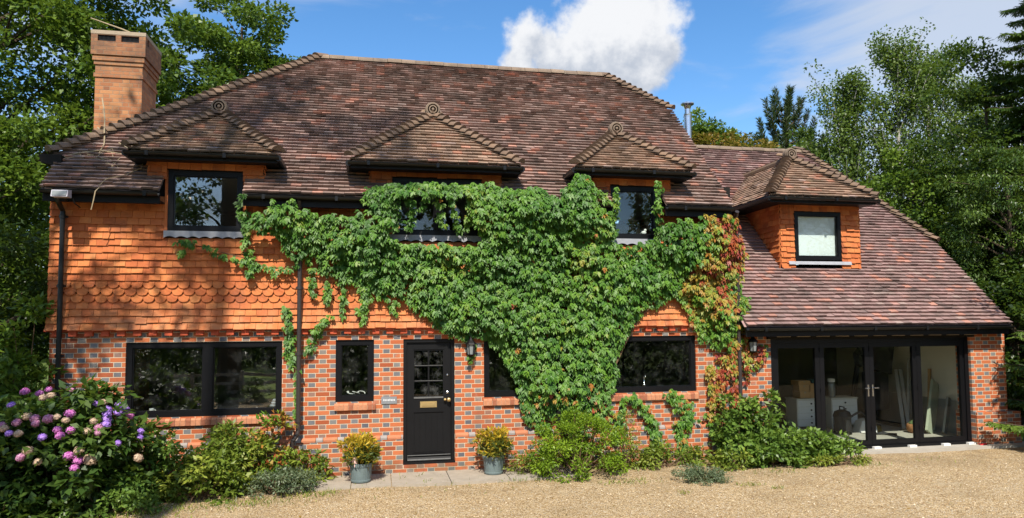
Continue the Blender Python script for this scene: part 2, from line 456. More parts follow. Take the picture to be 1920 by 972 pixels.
M['leaf_silver'] = LG('leaf_silver', [(0.1, (0.06, 0.085, 0.045)), (0.5, (0.12, 0.165, 0.085)), (0.95, (0.24, 0.28, 0.16))])
M['leaf_shrub'] = LG('leaf_shrub', [(0.1, (0.042, 0.090, 0.014)), (0.5, (0.115, 0.205, 0.032)), (0.95, (0.23, 0.34, 0.055))])
M['leaf_spiraea'] = LG('leaf_spiraea', [(0.1, (0.06, 0.115, 0.008)), (0.5, (0.155, 0.265, 0.016)), (0.95, (0.27, 0.39, 0.025))])
M['leaf_variegated'] = LG('leaf_variegated', [(0.15, (0.04, 0.07, 0.015)), (0.5, (0.11, 0.14, 0.025)), (0.58, (0.42, 0.32, 0.03)), (0.95, (0.66, 0.44, 0.035))])
M['leaf_creeper'] = LG('leaf_creeper', [(0.0, (0.016, 0.056, 0.009)), (0.22, (0.056, 0.152, 0.018)), (0.44, (0.125, 0.255, 0.024)), (0.54, (0.20, 0.25, 0.03)), (0.64, (0.36, 0.24, 0.035)), (0.78, (0.36, 0.080, 0.025)), (1.0, (0.23, 0.025, 0.02))], 0.22, 0.46, 0.3)
def petal(name, a, b):
    m, t = newmat(name)
    c = t.mix(t.attr('rnd'), a, b)
    t.bsdf(c, 0.7, 0.15)
    return m
M['petal_pink'] = petal('petal_pink', (0.40, 0.14, 0.26), (0.60, 0.33, 0.45))
M['petal_magenta'] = petal('petal_magenta', (0.42, 0.09, 0.33), (0.62, 0.25, 0.52))
M['petal_violet'] = petal('petal_violet', (0.26, 0.13, 0.52), (0.50, 0.30, 0.72))
M['petal_blue'] = petal('petal_blue', (0.25, 0.22, 0.58), (0.50, 0.48, 0.80))
M['petal_cream'] = petal('petal_cream', (0.42, 0.30, 0.20), (0.56, 0.42, 0.30))

# ------------------------------------------------------------------ object helpers
LOC = {}
def tag(o, label=None, cat=None, group=None, kind=None):
    if label: o['label'] = label
    if cat: o['category'] = cat
    if group: o['group'] = group
    if kind: o['kind'] = kind
    return o
def thing(name, loc, label, cat, group=None):
    o = bpy.data.objects.new(name, None)
    o.empty_display_size = 0.2
    o.location = loc
    COL.objects.link(o)
    LOC[o.name] = Vector(loc)
    return tag(o, label, cat, group)
def add_rnd(me, vals):
    a = me.attributes.new('rnd', 'FLOAT', 'POINT')
    a.data.foreach_set('value', np.asarray(vals, np.float32))
def link(name, me, parent=None):
    o = bpy.data.objects.new(name, me)
    COL.objects.link(o)
    if parent is not None:
        o.parent = parent
        LOC[o.name] = LOC[parent.name]
    else:
        LOC[o.name] = Vector((0, 0, 0))
    return o

class MB:
    """collects shapes in world coordinates and links them as one mesh object"""
    def __init__(s):
        s.V, s.F, s.MI, s.R = [], [], [], []
        s.c = 0.5
    def v(s, p):
        s.V.append((float(p[0]), float(p[1]), float(p[2])))
        s.R.append(s.c)
        return len(s.V) - 1
    def poly(s, pts, mi=0):
        s.F.append([s.v(p) for p in pts])
        s.MI.append(mi)
    def box(s, x0, x1, y0, y1, z0, z1, mi=0):
        a = [s.v((x, y, z)) for z in (z0, z1) for y in (y0, y1) for x in (x0, x1)]
        for f in ((0, 2, 3, 1), (4, 5, 7, 6), (0, 1, 5, 4), (2, 6, 7, 3), (0, 4, 6, 2), (1, 3, 7, 5)):
            s.F.append([a[i] for i in f])
            s.MI.append(mi)
    def obox(s, c, ax, ay, az, mi=0):
        c, ax, ay, az = Vector(c), Vector(ax), Vector(ay), Vector(az)
        a = [s.v(c + i * ax + j * ay + k * az) for k in (-1, 1) for j in (-1, 1) for i in (-1, 1)]
        for f in ((0, 2, 3, 1), (4, 5, 7, 6), (0, 1, 5, 4), (2, 6, 7, 3), (0, 4, 6, 2), (1, 3, 7, 5)):
            s.F.append([a[i] for i in f])
            s.MI.append(mi)
    def bar(s, a, b, w, h, up=(0, 0, 1), mi=0):
        a, b = Vector(a), Vector(b)
        d = b - a
        t = d.normalized()
        x = t.cross(Vector(up)).normalized()
        s.obox((a + b) / 2, d / 2, x * w / 2, x.cross(t) * h / 2, mi)
    def prism(s, pts, vec, mi=0):
        n = len(pts)
        vec = Vector(vec)
        a = [s.v(p) for p in pts]
        b = [s.v(Vector(p) + vec) for p in pts]
        s.F.append(a[::-1]); s.MI.append(mi)
        s.F.append(b); s.MI.append(mi)
        for i in range(n):
            j = (i + 1) % n
            s.F.append([a[i], a[j], b[j], b[i]])
            s.MI.append(mi)
    def tube(s, pts, radii, n=7, cap=True, mi=0):
        pts = [Vector(p) for p in pts]
        if not hasattr(radii, '__len__'):
            radii = [radii] * len(pts)
        rings = []
        ref = None
        for i, p in enumerate(pts):
            t = (pts[min(i + 1, len(pts) - 1)] - pts[max(i - 1, 0)])
            t = t.normalized() if t.length > 1e-9 else Vector((0, 0, 1))
            if ref is None:
                ref = t.orthogonal().normalized()
            x = (ref - t * ref.dot(t))
            x = x.normalized() if x.length > 1e-6 else t.orthogonal().normalized()
            ref = x
            y = t.cross(x)
            rings.append([s.v(p + (x * math.cos(2 * math.pi * k / n) + y * math.sin(2 * math.pi * k / n)) * radii[i]) for k in range(n)])
        for a, b in zip(rings, rings[1:]):
            for k in range(n):
                j = (k + 1) % n
                s.F.append([a[k], a[j], b[j], b[k]])
                s.MI.append(mi)
        if cap:
            s.F.append(rings[0][::-1]); s.MI.append(mi)
            s.F.append(rings[-1]); s.MI.append(mi)
    def lathe(s, prof, c, n=20, mi=0, axis='Z'):
        rings = []
        for r, h in prof:
            ring = []
            for k in range(n):
                a = 2 * math.pi * k / n
                if axis == 'Z':
                    p = (c[0] + r * math.cos(a), c[1] + r * math.sin(a), c[2] + h)
                else:
                    p = (c[0] + r * math.cos(a), c[1] + h, c[2] + r * math.sin(a))
                ring.append(s.v(p))
            rings.append(ring)
        for a, b in zip(rings, rings[1:]):
            for k in range(n):
                j = (k + 1) % n
                s.F.append([a[k], a[j], b[j], b[k]])
                s.MI.append(mi)
        s.F.append(rings[0][::-1]); s.MI.append(mi)
        s.F.append(rings[-1]); s.MI.append(mi)
    def mesh(s, name, mats, parent=None, smooth=False, recalc=True):
        me = bpy.data.meshes.new(name)
        o = LOC[parent.name] if parent is not None else Vector((0, 0, 0))
        me.from_pydata([(a - o[0], b - o[1], c - o[2]) for a, b, c in s.V], [], s.F)
        for m in (mats if isinstance(mats, (list, tuple)) else [mats]):
            me.materials.append(m)
        me.polygons.foreach_set('material_index', s.MI)
        add_rnd(me, s.R)
        if recalc:
            bm = bmesh.new()
            bm.from_mesh(me)
            bmesh.ops.recalc_face_normals(bm, faces=bm.faces)
            bm.to_mesh(me)
            bm.free()
        if smooth:
            me.polygons.foreach_set('use_smooth', [True] * len(me.polygons))
        me.update()
        return me
    def build(s, name, mats, parent=None, smooth=False, label=None, recalc=True):
        o = link(name, s.mesh(name, mats, parent, smooth, recalc), parent)
        if label:
            o['label'] = label
        return o

def norm(a):
    return a / np.maximum(np.linalg.norm(a, axis=1, keepdims=True), 1e-9)

def leaf_mesh(name, P, T, N, L, Wd, rnd, mat, parent=None, fold=0.25, shape=0.45, curl=0.0):
    """one mesh of many small folded leaves: base P, pointing along T, facing N"""
    n = len(P)
    T = norm(T)
    N = norm(N - T * np.sum(N * T, 1, keepdims=True))
    B = np.cross(T, N)
    L = np.broadcast_to(np.asarray(L, float), (n,))[:, None]
    Wd = np.broadcast_to(np.asarray(Wd, float), (n,))[:, None]
    mid = P + T * L * shape
    a = P
    b = mid + B * Wd * 0.5 + N * Wd * fold
    c = P + T * L - N * L * curl
    d = mid - B * Wd * 0.5 + N * Wd * fold
    o = np.array(LOC[parent.name]) if parent is not None else np.zeros(3)
    V = np.stack([a, b, c, d], 1).reshape(-1, 3) - o
    me = bpy.data.meshes.new(name)
    me.vertices.add(4 * n)
    me.vertices.foreach_set('co', V.astype(np.float32).ravel())
    me.loops.add(4 * n)
    me.loops.foreach_set('vertex_index', np.arange(4 * n, dtype=np.int32))
    me.polygons.add(n)
    me.polygons.foreach_set('loop_start', np.arange(0, 4 * n, 4, dtype=np.int32))
    me.materials.append(mat)
    add_rnd(me, np.repeat(rnd, 4))
    me.update(calc_edges=True)
    me.validate()
    return link(name, me, parent)

# ------------------------------------------------------------------ SETTING: ground
GZ = -0.16
def sheet(name, pts, z, mat, kind='structure', thick=None):
    mb = MB()
    if thick:
        mb.prism([(x, y, z - thick) for x, y in pts], (0, 0, thick))
    else:
        mb.poly([(x, y, z) for x, y in pts])
    o = mb.build(name, mat)
    if kind:
        o['kind'] = kind
    return o
sheet('ground', [(-900, -900), (900, -900), (900, 900), (-900, 900)], GZ - 0.03, M['grass'])
def gravel_drive():
    nx, ny = 90, 60
    X = np.linspace(-9, 32, nx); Y = np.linspace(-12.6, 0.15, ny)
    gx, gy = np.meshgrid(X, Y)
    gz = GZ + 0.012 * np.sin(gx * 1.7 + gy) * np.sin(gy * 1.3 - gx * 0.4) + rng.normal(0, 0.004, gx.shape)
    V = np.stack([gx, gy, gz], -1).reshape(-1, 3)
    F = [(j * nx + i, j * nx + i + 1, (j + 1) * nx + i + 1, (j + 1) * nx + i) for j in range(ny - 1) for i in range(nx - 1)]
    me = bpy.data.meshes.new('gravel_driveway')
    me.from_pydata(V.tolist(), [], F)
    me.materials.append(M['gravel'])
    me.polygons.foreach_set('use_smooth', [True] * len(F))
    link('gravel_driveway', me)['kind'] = 'structure'
gravel_drive()
sheet('field', [(-14, -30.4), (-1.5, -30.4), (-1.5, -12.9), (-14, -12.9)], GZ - 0.02, M['field'])
# stone paving strip by the front door
mb = MB()
x = -1.3
for w in (0.95, 0.6, 0.9, 0.92, 0.6, 0.55):
    mb.box(x + 0.006, x + w - 0.006, -0.92 + random.uniform(-0.02, 0.02), -0.03, -0.30, -0.128 + random.uniform(-0.004, 0.004))
    x += w
mb.build('paving_path', M['paving'])['kind'] = 'structure'
sheet('concrete_apron', [(7.05, -0.42), (9.2, -0.30), (12.6, -0.34), (12.6, -0.02), (7.05, -0.02)], -0.105, M['concrete'], thick=0.2)

# ------------------------------------------------------------------ HOUSE
house = thing('house', (3.5, 0, GZ), 'red brick and orange tile-hung house under a steep brown clay-tiled roof', 'house')
XL, XM, XR = -4.82, 6.40, 12.16          # left corner, junction with garage wing, right end of garage pier
WINS = {'W1': (-3.76, -1.46, 0.87, 2.03), 'W2': (-0.63, -0.02, 1.03, 2.035), 'W3': (1.80, 2.62, 1.04, 2.03), 'W4': (4.03, 5.65, 1.05, 2.045)}
DOOR = (0.455, 1.305, 0.0, 2.035)
GAR = (7.13, 11.37, -0.11, 1.955)
UWS = {'U1': (-3.19, -2.08, 3.76, 4.72), 'U2': (0.27, 1.76, 3.76, 4.72), 'U3': (4.05, 4.94, 3.76, 4.70)}

def wall_face(mb, x0, x1, z0, z1, holes, y, depth):
    xs = sorted({x0, x1, *[h[0] for h in holes], *[h[1] for h in holes]})
    zs = sorted({z0, z1, *[h[2] for h in holes], *[h[3] for h in holes]})
    xs = [a for a in xs if x0 <= a <= x1]; zs = [a for a in zs if z0 <= a <= z1]
    for xa, xb in zip(xs, xs[1:]):
        for za, zb in zip(zs, zs[1:]):
            cx, cz = (xa + xb) / 2, (za + zb) / 2
            if any(h[0] < cx < h[1] and h[2] < cz < h[3] for h in holes):
                continue
            mb.poly([(xa, y, za), (xb, y, za), (xb, y, zb), (xa, y, zb)])
            mb.poly([(xa, y + depth, za), (xa, y + depth, zb), (xb, y + depth, zb), (xb, y + depth, za)])
    for (a, b, c, d) in holes:
        mb.poly([(a, y, c), (a, y, d), (a, y + depth, d), (a, y + depth, c)])
        mb.poly([(b, y, c), (b, y + depth, c), (b, y + depth, d), (b, y, d)])
        mb.poly([(a, y, c), (a, y + depth, c), (b, y + depth, c), (b, y, c)])
        mb.poly([(a, y, d), (b, y, d), (b, y + depth, d), (a, y + depth, d)])

mb = MB()
wall_face(mb, XL, 7.13, -0.35, 2.24, list(WINS.values()) + [DOOR], 0.0, 0.3)
mb.poly([(XL, 0, -0.35), (XL, 0, 4.6), (XL, 6.4, 4.6), (XL, 6.4, -0.35)])                 # left end wall
mb.poly([(XL, 6.4, -0.35), (XL, 6.4, 4.6), (XM, 6.4, 4.6), (XM, 6.4, -0.35)])             # rear wall
mb.poly([(XM, 0.3, 2.4), (XM, 6.4, 2.4), (XM, 6.4, 4.6), (XM, 3.2, 7.5), (XM, 0.0, 4.5)])  # gable over the wing
mb.box(GAR[1], XR, -0.06, 0.3, -0.35, 2.12)                                               # right pier
mb.box(GAR[1] + 0.002, XR + 0.22, -0.135, 0.36, -0.35, 0.46)                              # its wider foot
mb.prism([(GAR[1] + 0.002, -0.135, 0.46), (XR + 0.22, -0.135, 0.46), (XR + 0.22, 0.36, 0.46), (GAR[1] + 0.002, 0.36, 0.46)], (0, 0.0, 0.045))
mb.box(XR - 0.3, XR, 0.3, 8.2, -0.35, 2.3)
mb.box(7.13, XR, 8.0, 8.2, -0.35, 2.3)
mb.build('brick_wall', M['brick'], house)
# plinth: lighter chamfered course and a slightly proud base
for a, b in ((XL - 0.045, DOOR[0] - 0.004), (DOOR[1] + 0.004, 7.13)):
    p = MB()
    p.prism([(a, -0.045, -0.35), (a, -0.001, -0.35), (a, -0.001, 0.405), (a, -0.045, 0.405)], (b - a, 0, 0))
    p.build('plinth', M['brick'], house)
    p = MB()
    x = a
    k = 0
    while x < b - 0.02:
        w = min((0.225 if k % 2 == 0 else 0.1125), b - x)
        p.c = random.random()
        p.prism([(x + 0.004, -0.049, 0.409), (x + 0.004, -0.001, 0.409), (x + 0.004, -0.001, 0.475), (x + 0.004, -0.012, 0.475), (x + 0.004, -0.049, 0.44)], (w - 0.008, 0, 0), k % 2)
        x += w; k += 1
    p.build('plinth_cap', [M['plinth_brick'], simple('plinth_grey', (0.28, 0.25, 0.23), 0.85, 0.15, 0, 0.3, 8, 0.3)], house)
p = MB()
p.box(DOOR[0] - 0.004, DOOR[1] + 0.004, -0.05, 0.0, -0.35, -0.012)
p.build('door_step', M['brick'], house)

# dentil course under the tile hanging
x = XL + 0.05
while x < XM - 0.1:
    p = MB()
    p.c = random.random()
    p.box(x, x + 0.108, -0.062, 0.02, 2.135 + random.uniform(-.003, .003), 2.204)
    p.build('dentil', M['dentil_brick'], house)
    x += 0.225
p = MB()
p.box(XL - 0.06, XM, -0.068, 0.02, 2.205, 2.24)
p.build('corbel_course', M['dentil_brick'], house)

# backing of the upper wall
mb = MB()
wall_face(mb, XL, XM, 2.24, 4.76, list(UWS.values()), 0.0, 0.3)
mb.build('upper_wall', M['dark_timber'], house)

# -------- tiles -----------------------------------------------------------
def tile_field(mb, P0, U, Sv, N, rows, gauge, width, span, holes=(), thick=0.013, lift=0.026, jit=1.0, scallop=(), minw=0.03, par=0):
    P0, U, Sv, N = map(Vector, (P0, U, Sv, N))
    for r in range(rows):
        s0 = r * gauge
        s1 = s0 + gauge + 0.022
        sc = s0 + gauge / 2
        lo0, hi0 = span(s0); lo1, hi1 = span(s1); loc, hic = span(sc)
        if hic - loc < 0.02:
            continue
        segs = [(loc, hic)]
        for (a, b, c, d) in holes:
            if c < sc < d:
                ns = []
                for (p, q) in segs:
                    if b <= p or a >= q:
                        ns.append((p, q))
                    else:
                        if a > p: ns.append((p, a))
                        if b < q: ns.append((b, q))
                segs = ns
        off = ((r + par) % 2) * width / 2 + random.uniform(-.006, .006)
        for (p, q) in segs:
            k = math.floor((p - off) / width)
            while True:
                ua = off + k * width
                k += 1
                ub = ua + width
                if ua >= q: break
                if ub <= p: continue
                left, right = max(ua, p), min(ub, q)
                if right - left < minw and (q - p) > 0.2:
                    pass
                g = 0.0022
                # follow sloping ends at hips and verges
                def cl(u, lo, hi):
                    return min(max(u, lo), hi)
                edgeL = p == loc and left == p
                edgeR = q == hic and right == q
                bl = lo0 if edgeL else left; br = hi0 if edgeR else right
                tl = lo1 if edgeL else left; tr = hi1 if edgeR else right
                if not edgeL: bl += g; tl += g
                if not edgeR: br -= g; tr -= g
                if tr < tl: tl = tr = (tl + tr) / 2
                if br - bl < 0.006: continue
                mb.c = random.random()
                js = random.gauss(0, 0.0035) * jit
                jl = lift + random.gauss(0, 0.0032) * jit
                js2 = js + random.gauss(0, 0.002) * jit
                jl2 = jl + random.gauss(0, 0.002) * jit
                B = P0 + Sv * s0; T = P0 + Sv * s1
                t0 = mb.v(T + U * tl + N * 0.004); t1 = mb.v(T + U * tr + N * 0.004)
                if r in scallop:
                    nseg = 8
                    w = br - bl
                    low, lowb = [], []
                    for i in range(nseg + 1):
                        f = i / nseg
                        dz = 0.058 * (1 - math.sqrt(max(0, 1 - (2 * f - 1) ** 2)))
                        pt = B + U * (bl + w * f) + Sv * (js + dz - 0.012)
                        low.append(mb.v(pt + N * jl)); lowb.append(mb.v(pt + N * (jl - thick - 0.006)))
                    mb.F.append([t1, t0] + low); mb.MI.append(0)
                    for i in range(nseg):
                        mb.F.append([low[i + 1], low[i], lowb[i], lowb[i + 1]]); mb.MI.append(0)
                    continue
                m_ = (bl + br) / 2
                b0 = mb.v(B + U * bl + Sv * js + N * jl); b1 = mb.v(B + U * br + Sv * js2 + N * jl2)
                c0 = mb.v(B + U * bl + Sv * js + N * (jl - thick)); c1 = mb.v(B + U * br + Sv * js2 + N * (jl2 - thick))
                u0 = mb.v(T + U * tl - N * 0.006); u1 = mb.v(T + U * tr - N * 0.006)
                for f in ((b0, b1, t1, t0), (c0, c1, b1, b0), (c0, b0, t0, u0), (b1, c1, u1, t1)):
                    mb.F.append(list(f)); mb.MI.append(0)

# upper wall tile hanging (bell-cast at the foot)
mb = MB()
GA = 0.1085
Z0 = 2.225
def hang_span(s):
    return (XL - 0.03, XM - 0.02)
hol = [(-3.235, -2.035, 3.66 - Z0, 9), (0.225, 1.805, 3.66 - Z0, 9), (4.005, 4.985, 3.66 - Z0, 9)]
rows = int((4.34 - Z0) / GA)
for r in range(rows):
    s0 = r * GA
    kick = 0.062 * max(0, 1 - s0 / 0.5) ** 2
    kick1 = 0.062 * max(0, 1 - (s0 + GA) / 0.5) ** 2
    Sv = Vector((0, kick - kick1, GA)); Sv = Sv / GA
    tile_field(mb, (0, -0.018 - kick, Z0 + s0), (1, 0, 0), Sv, (0, -1, 0), 1, GA, 0.168, hang_span,
               holes=[(a, b, c - s0, d) for a, b, c, d in hol], lift=0.037, thick=0.018, scallop=(0,) if r in (4, 5, 6) else (), jit=1.15, par=r)
mb.build('tile_hanging', M['wall_tile'], house, recalc=False)
# left end wall tile hanging
mb = MB()
tile_field(mb, (XL - 0.018, 6.4, Z0), (0, -1, 0), (0, 0, 1), (-1, 0, 0), rows + 4, GA, 0.168, lambda s: (0, 6.42), lift=0.024)
mb.build('tile_hanging', M['wall_tile'], house, recalc=False)

# -------- main roof: half-hipped, 45 degrees --------------------------------
C45 = math.sqrt(0.5)
EY, EZ = -0.36, 4.335
RY, RZ = 3.2, 7.895
RXL, RXR = -1.17, 5.08            # ridge ends
VL, VR = -4.86, 6.26              # verges
HLx, HLy = -4.98, 0.25            # foot of the left hip
HRx, HRy = 6.24, 2.12             # foot of the right half-hip
def main_span(s):
    y = EY + s * C45
    lo = VL if y < HLy else HLx + (RXL - HLx) * (y - HLy) / (RY - HLy)
    hi = VR if y < HRy else HRx + (RXR - HRx) * (y - HRy) / (RY - HRy)
    return (lo, hi)
mb = MB()
roof_holes = [(a - 0.045, b + 0.045, -1, 0.36 / C45 + 0.03) for a, b, _, _ in UWS.values()]
tile_field(mb, (0, EY, EZ), (1, 0, 0), (0, C45, C45), (0, -C45, C45), int((RY - EY) / C45 / 0.1) + 1, 0.1, 0.166, main_span, roof_holes, lift=0.056, thick=0.038, jit=1.3)
# under-sheet (keeps daylight out of the attic) and the slopes at the ends and rear
def under(mb, pts, d=0.02, n=(0, -C45, C45)):
    n = Vector(n)
    mb.poly([Vector(p) - n * d for p in pts])
under(mb, [(VL + .02, 0.0, 4.695), (VR - .02, 0.0, 4.695), (HRx - .02, HRy, 6.815), (RXR, RY, RZ), (RXL, RY, RZ), (HLx + .02, HLy, 4.945)])
segx = [VL + .02] + [q for a, b, _, _ in UWS.values() for q in (a - 0.045, b + 0.045)] + [VR - .02]
for a, b in zip(segx[::2], segx[1::2]):
    under(mb, [(a, EY, EZ), (b, EY, EZ), (b, 0, 4.695), (a, 0, 4.695)], 0.012)
BY = 2 * RY - EY
# left hip slope
n = (Vector((RXL, RY, RZ)) - Vector((HLx, HLy, 4.95))).cross(Vector((0, -1, 0))).normalized()
if n.z < 0: n = -n
sl = Vector((RXL - HLx, 0, RZ - 4.95)); sll = sl.length; sl = sl / sll
tile_field(mb, (HLx, HLy, 4.95), (0, 1, 0), sl, n, int(sll / 0.1) + 1, 0.1, 0.166, lambda s: ((RY - HLy) * min(1, s / sll), 2 * (RY - HLy) - (RY - HLy) * min(1, s / sll)))
# right half-hip slope
sl = Vector((RXR - HRx, 0, RZ - 6.815)); sll = sl.length; sl = sl / sll
n = Vector((-sl.z, 0, sl.x)); n = n if n.z > 0 else -n
tile_field(mb, (HRx, HRy, 6.815), (0, 1, 0), sl, n, int(sll / 0.1) + 1, 0.1, 0.166, lambda s: ((RY - HRy) * min(1, s / sll), 2 * (RY - HRy) - (RY - HRy) * min(1, s / sll)))
tile_field(mb, (0, BY, EZ), (1, 0, 0), (0, -C45, C45), (0, C45, C45), int((RY - EY) / C45 / 0.1) + 1, 0.1, 0.5, main_span)
mb.poly([(VL + .02, BY, EZ - .02), (VR - .02, BY, EZ - .02), (HRx, 2 * RY - HRy, 6.79), (RXR, RY, RZ - .02), (RXL, RY, RZ - .02), (HLx, 2 * RY - HLy, 4.92)])
roof = mb.build('roof', M['roof_tile'], house, recalc=False)

def bonnets(A, B, n1, n2, step=0.15, r0=0.118, r1=0.082, L=0.29):
    """row of saddle-shaped hip tiles from A up to B"""
    mb = MB()
    A, B = Vector(A), Vector(B)
    d = (B - A); L0 = d.length; d.normalize()
    up = (Vector(n1).normalized() + Vector(n2).normalized()).normalized()
    up = (up - d * up.dot(d)).normalized()
    side = d.cross(up)
    k = 0
    nseg = 8
    while k * step < L0:
        mb.c = random.random()
        b = A + d * (k * step + random.uniform(-.006, .006))
        tilt = 0.10 + random.uniform(-.008, .008)
        rings = []
        jr = random.uniform(.94, 1.06)
        for (q, rr, hh) in ((0.0, r0 * jr, tilt), (L, r1 * jr, 0.012)):
            c = b + d * q + up * (hh - rr * 0.55)
            rings.append([mb.v(c + side * rr * 1.15 * math.cos(a) + up * rr * math.sin(a)) for a in [math.pi * (0.06 + 0.88 * i / nseg) for i in range(nseg + 1)]])
        inner = [mb.v(b + up * (tilt - r0 * 0.55) + side * (r0 - .018) * 1.15 * math.cos(a) + up * (r0 - .018) * math.sin(a)) for a in [math.pi * (0.06 + 0.88 * i / nseg) for i in range(nseg + 1)]]
        for i in range(nseg):
            mb.F.append([rings[0][i], rings[0][i + 1], rings[1][i + 1], rings[1][i]]); mb.MI.append(0)
            mb.F.append([inner[i], inner[i + 1], rings[0][i + 1], rings[0][i]]); mb.MI.append(0)
        # mortar bedding under the tail
        mb.F.append([inner[0], inner[-1]] + inner[1:-1][::-1]); mb.MI.append(0)
        k += 1
    return mb
nF = (0, -C45, C45)
nLh = Vector((-(RZ - 4.95), 0, RXL - HLx))
bonnets((HLx, HLy, 4.97), (RXL, RY, RZ), nF, nLh).build('hip_tiles', M['bonnet_tile'], roof)
bonnets((HRx, HRy, 6.83), (RXR, RY, RZ), nF, (RZ - 6.815, 0, HRx - RXR), r0=0.105, r1=0.075).build('hip_tiles', M['bonnet_tile'], roof)
def ridge(x0, x1, y, z, r=0.115, L=0.30):
    mb = MB()
    x = x0
    while x < x1:
        mb.c = random.random()
        e = min(x + L, x1)
        j = random.uniform(-.006, .006)
        n = 8
        ra = [mb.v((x + .003, y + r * 1.1 * math.cos(a), z - 0.055 + j + r * math.sin(a))) for a in [math.pi * i / n for i in range(n + 1)]]
        rb = [mb.v((e - .003, y + r * 1.1 * math.cos(a), z - 0.055 + j + r * math.sin(a))) for a in [math.pi * i / n for i in range(n + 1)]]
        for i in range(n):
            mb.F.append([ra[i], rb[i], rb[i + 1], ra[i + 1]]); mb.MI.append(0)
        mb.F.append(ra); mb.MI.append(0)
        mb.F.append(rb[::-1]); mb.MI.append(0)
        x = e
    return mb
ridge(RXL - 0.1, RXR + 0.1, RY, RZ + 0.03).build('ridge_tiles', M['ridge_tile'], roof)
# verge boards and the small eave at the foot of the left hip
mb = MB()
mb.bar((VR - 0.03, EY + .02, EZ - 0.06), (VR - 0.03, HRy, 6.74), 0.04, 0.09, (1, 0, 0))
mb.build('verge_board', M['dark_timber'], house)
mb = MB()
mb.bar((VL + 0.03, EY + .02, EZ - 0.06), (VL + 0.03, HLy, 4.88), 0.04, 0.09, (1, 0, 0))
mb.build('verge_board', M['dark_timber'], house)
def gutter(x0, x1, y, z, r=0.055):
    mb = MB()
    n = 8
    prof = [(y + r * math.cos(a), z + r * math.sin(a)) for a in [math.pi + math.pi * i / n for i in range(n + 1)]]
    inner = [(y + (r - .006) * math.cos(a), z + (r - .006) * math.sin(a)) for a in [2 * math.pi - math.pi * i / n for i in range(n + 1)]]
    pts = [(x0, a, b) for a, b in prof + inner]
    mb.prism(pts, (x1 - x0, 0, 0))
    k = x0 + 0.3
    while k < x1:
        mb.box(k, k + 0.045, y - r - 0.004, y + r + 0.01, z - r - 0.006, z + 0.012)
        k += 1.1
    return mb
def eave(x0, x1, y, z, wall=-0.02):
    gutter(x0, x1, y - 0.035, z - 0.035).build('gutter', M['gutter'], house)
    mb = MB()
    mb.box(x0, x1, y + 0.035, y + 0.06, z - 0.19, z - 0.012)
    mb.box(x0, x1, y + 0.062, wall, z - 0.155, z - 0.135)
    mb.build('fascia', M['black_paint'], house)
for a, b in zip(segx[::2], segx[1::2]):
    eave(a, b, EY, EZ)
mb = MB()
mb.prism([(HLx - 0.10, 0.05, 4.93), (HLx + 0.22, 0.05, 4.93), (HLx + 0.22, 0.05, 4.74), (HLx - 0.06, 0.05, 4.80)], (0, 6.2, 0))
mb.build('eave_box', M['dark_timber'], house)

# -------- garage wing roof ---------------------------------------------------
GEZ = 2.205
GRY, GRZ = 4.0, GEZ + 4.36
GRX = 10.58
GVR = 12.03
GHy, GHz = 1.40, GEZ + 1.76
def gar_span(s):
    y = EY + s * C45
    hi = GVR if y < GHy else GVR + (GRX - GVR) * (y - GHy) / (GRY - GHy)
    lo = 6.46 if y < 0.02 else 6.30
    return (lo, hi)
GD0, GD1 = 7.86, 9.62            # garage dormer cheeks
GDY = 0.74
mb = MB()
sF = (GDY + 0.02 - EY) / C45
tile_field(mb, (0, EY, GEZ), (1, 0, 0), (0, C45, C45), nF, int((GRY - EY) / C45 / 0.1) + 1, 0.1, 0.166, gar_span, [(GD0 + .03, GD1 - .03, sF, sF + 1.6)], lift=0.056, thick=0.038, jit=1.3)
# under-sheet round the dormer
def gz(y): return GEZ + (y - EY)
for q in ([(6.42, EY), (GVR - .02, EY), (GVR - .02, GDY), (6.42, GDY)], [(6.42, GDY), (GD0 + .02, GDY), (GD0 + .02, 2.4), (6.42, 2.4)]):
    under(mb, [(x, y, gz(y)) for x, y in q])
under(mb, [(GD1 - .02, GDY, gz(GDY)), (GVR - .02, GDY, gz(GDY)), (GVR - .02, GHy, gz(GHy)), (GVR - .55, 2.4, gz(2.4)), (GD1 - .02, 2.4, gz(2.4))])
under(mb, [(6.42, 2.4, gz(2.4)), (GVR - .55, 2.4, gz(2.4)), (GRX, GRY, GRZ), (6.42, GRY, GRZ)])
sl = Vector((GRX - GVR, 0, GRZ - GHz)); sll = sl.length; sl = sl / sll
n = Vector((-sl.z, 0, sl.x)); n = n if n.z > 0 else -n
tile_field(mb, (GVR, GHy, GHz), (0, 1, 0), sl, n, int(sll / 0.1) + 1, 0.1, 0.166, lambda s: ((GRY - GHy) * min(1, s / sll), 2 * (GRY - GHy) - (GRY - GHy) * min(1, s / sll)))
mb.poly([(6.3, 8.36, GEZ), (GVR, 8.36, GEZ), (GVR, 2 * GRY - GHy, GHz), (GRX, GRY, GRZ - .03), (6.3, GRY, GRZ - .03)])
groof = mb.build('garage_roof', M['garage_tile'], house, recalc=False)
nRh = (GRZ - GHz, 0, GVR - GRX)
bonnets((GVR, GHy, GHz + .02), (GRX, GRY, GRZ), nF, nRh, r0=0.105, r1=0.075).build('hip_tiles', M['bonnet_tile'], groof)
ridge(6.2, GRX + 0.06, GRY, GRZ + 0.03, 0.10).build('ridge_tiles', M['ridge_tile'], groof)
mb = MB()
mb.bar((GVR - 0.03, EY + .02, GEZ - 0.06), (GVR - 0.03, GHy, GHz - .06), 0.04, 0.09, (1, 0, 0))
mb.poly([(GVR - 0.06, 0.3, 2.2), (GVR - 0.06, GHy, GHz - .04), (GVR - 0.06, 6.6, GHz - .04), (GVR - .06, 8.2, 2.2)])
mb.build('verge_board', M['dark_timber'], house)
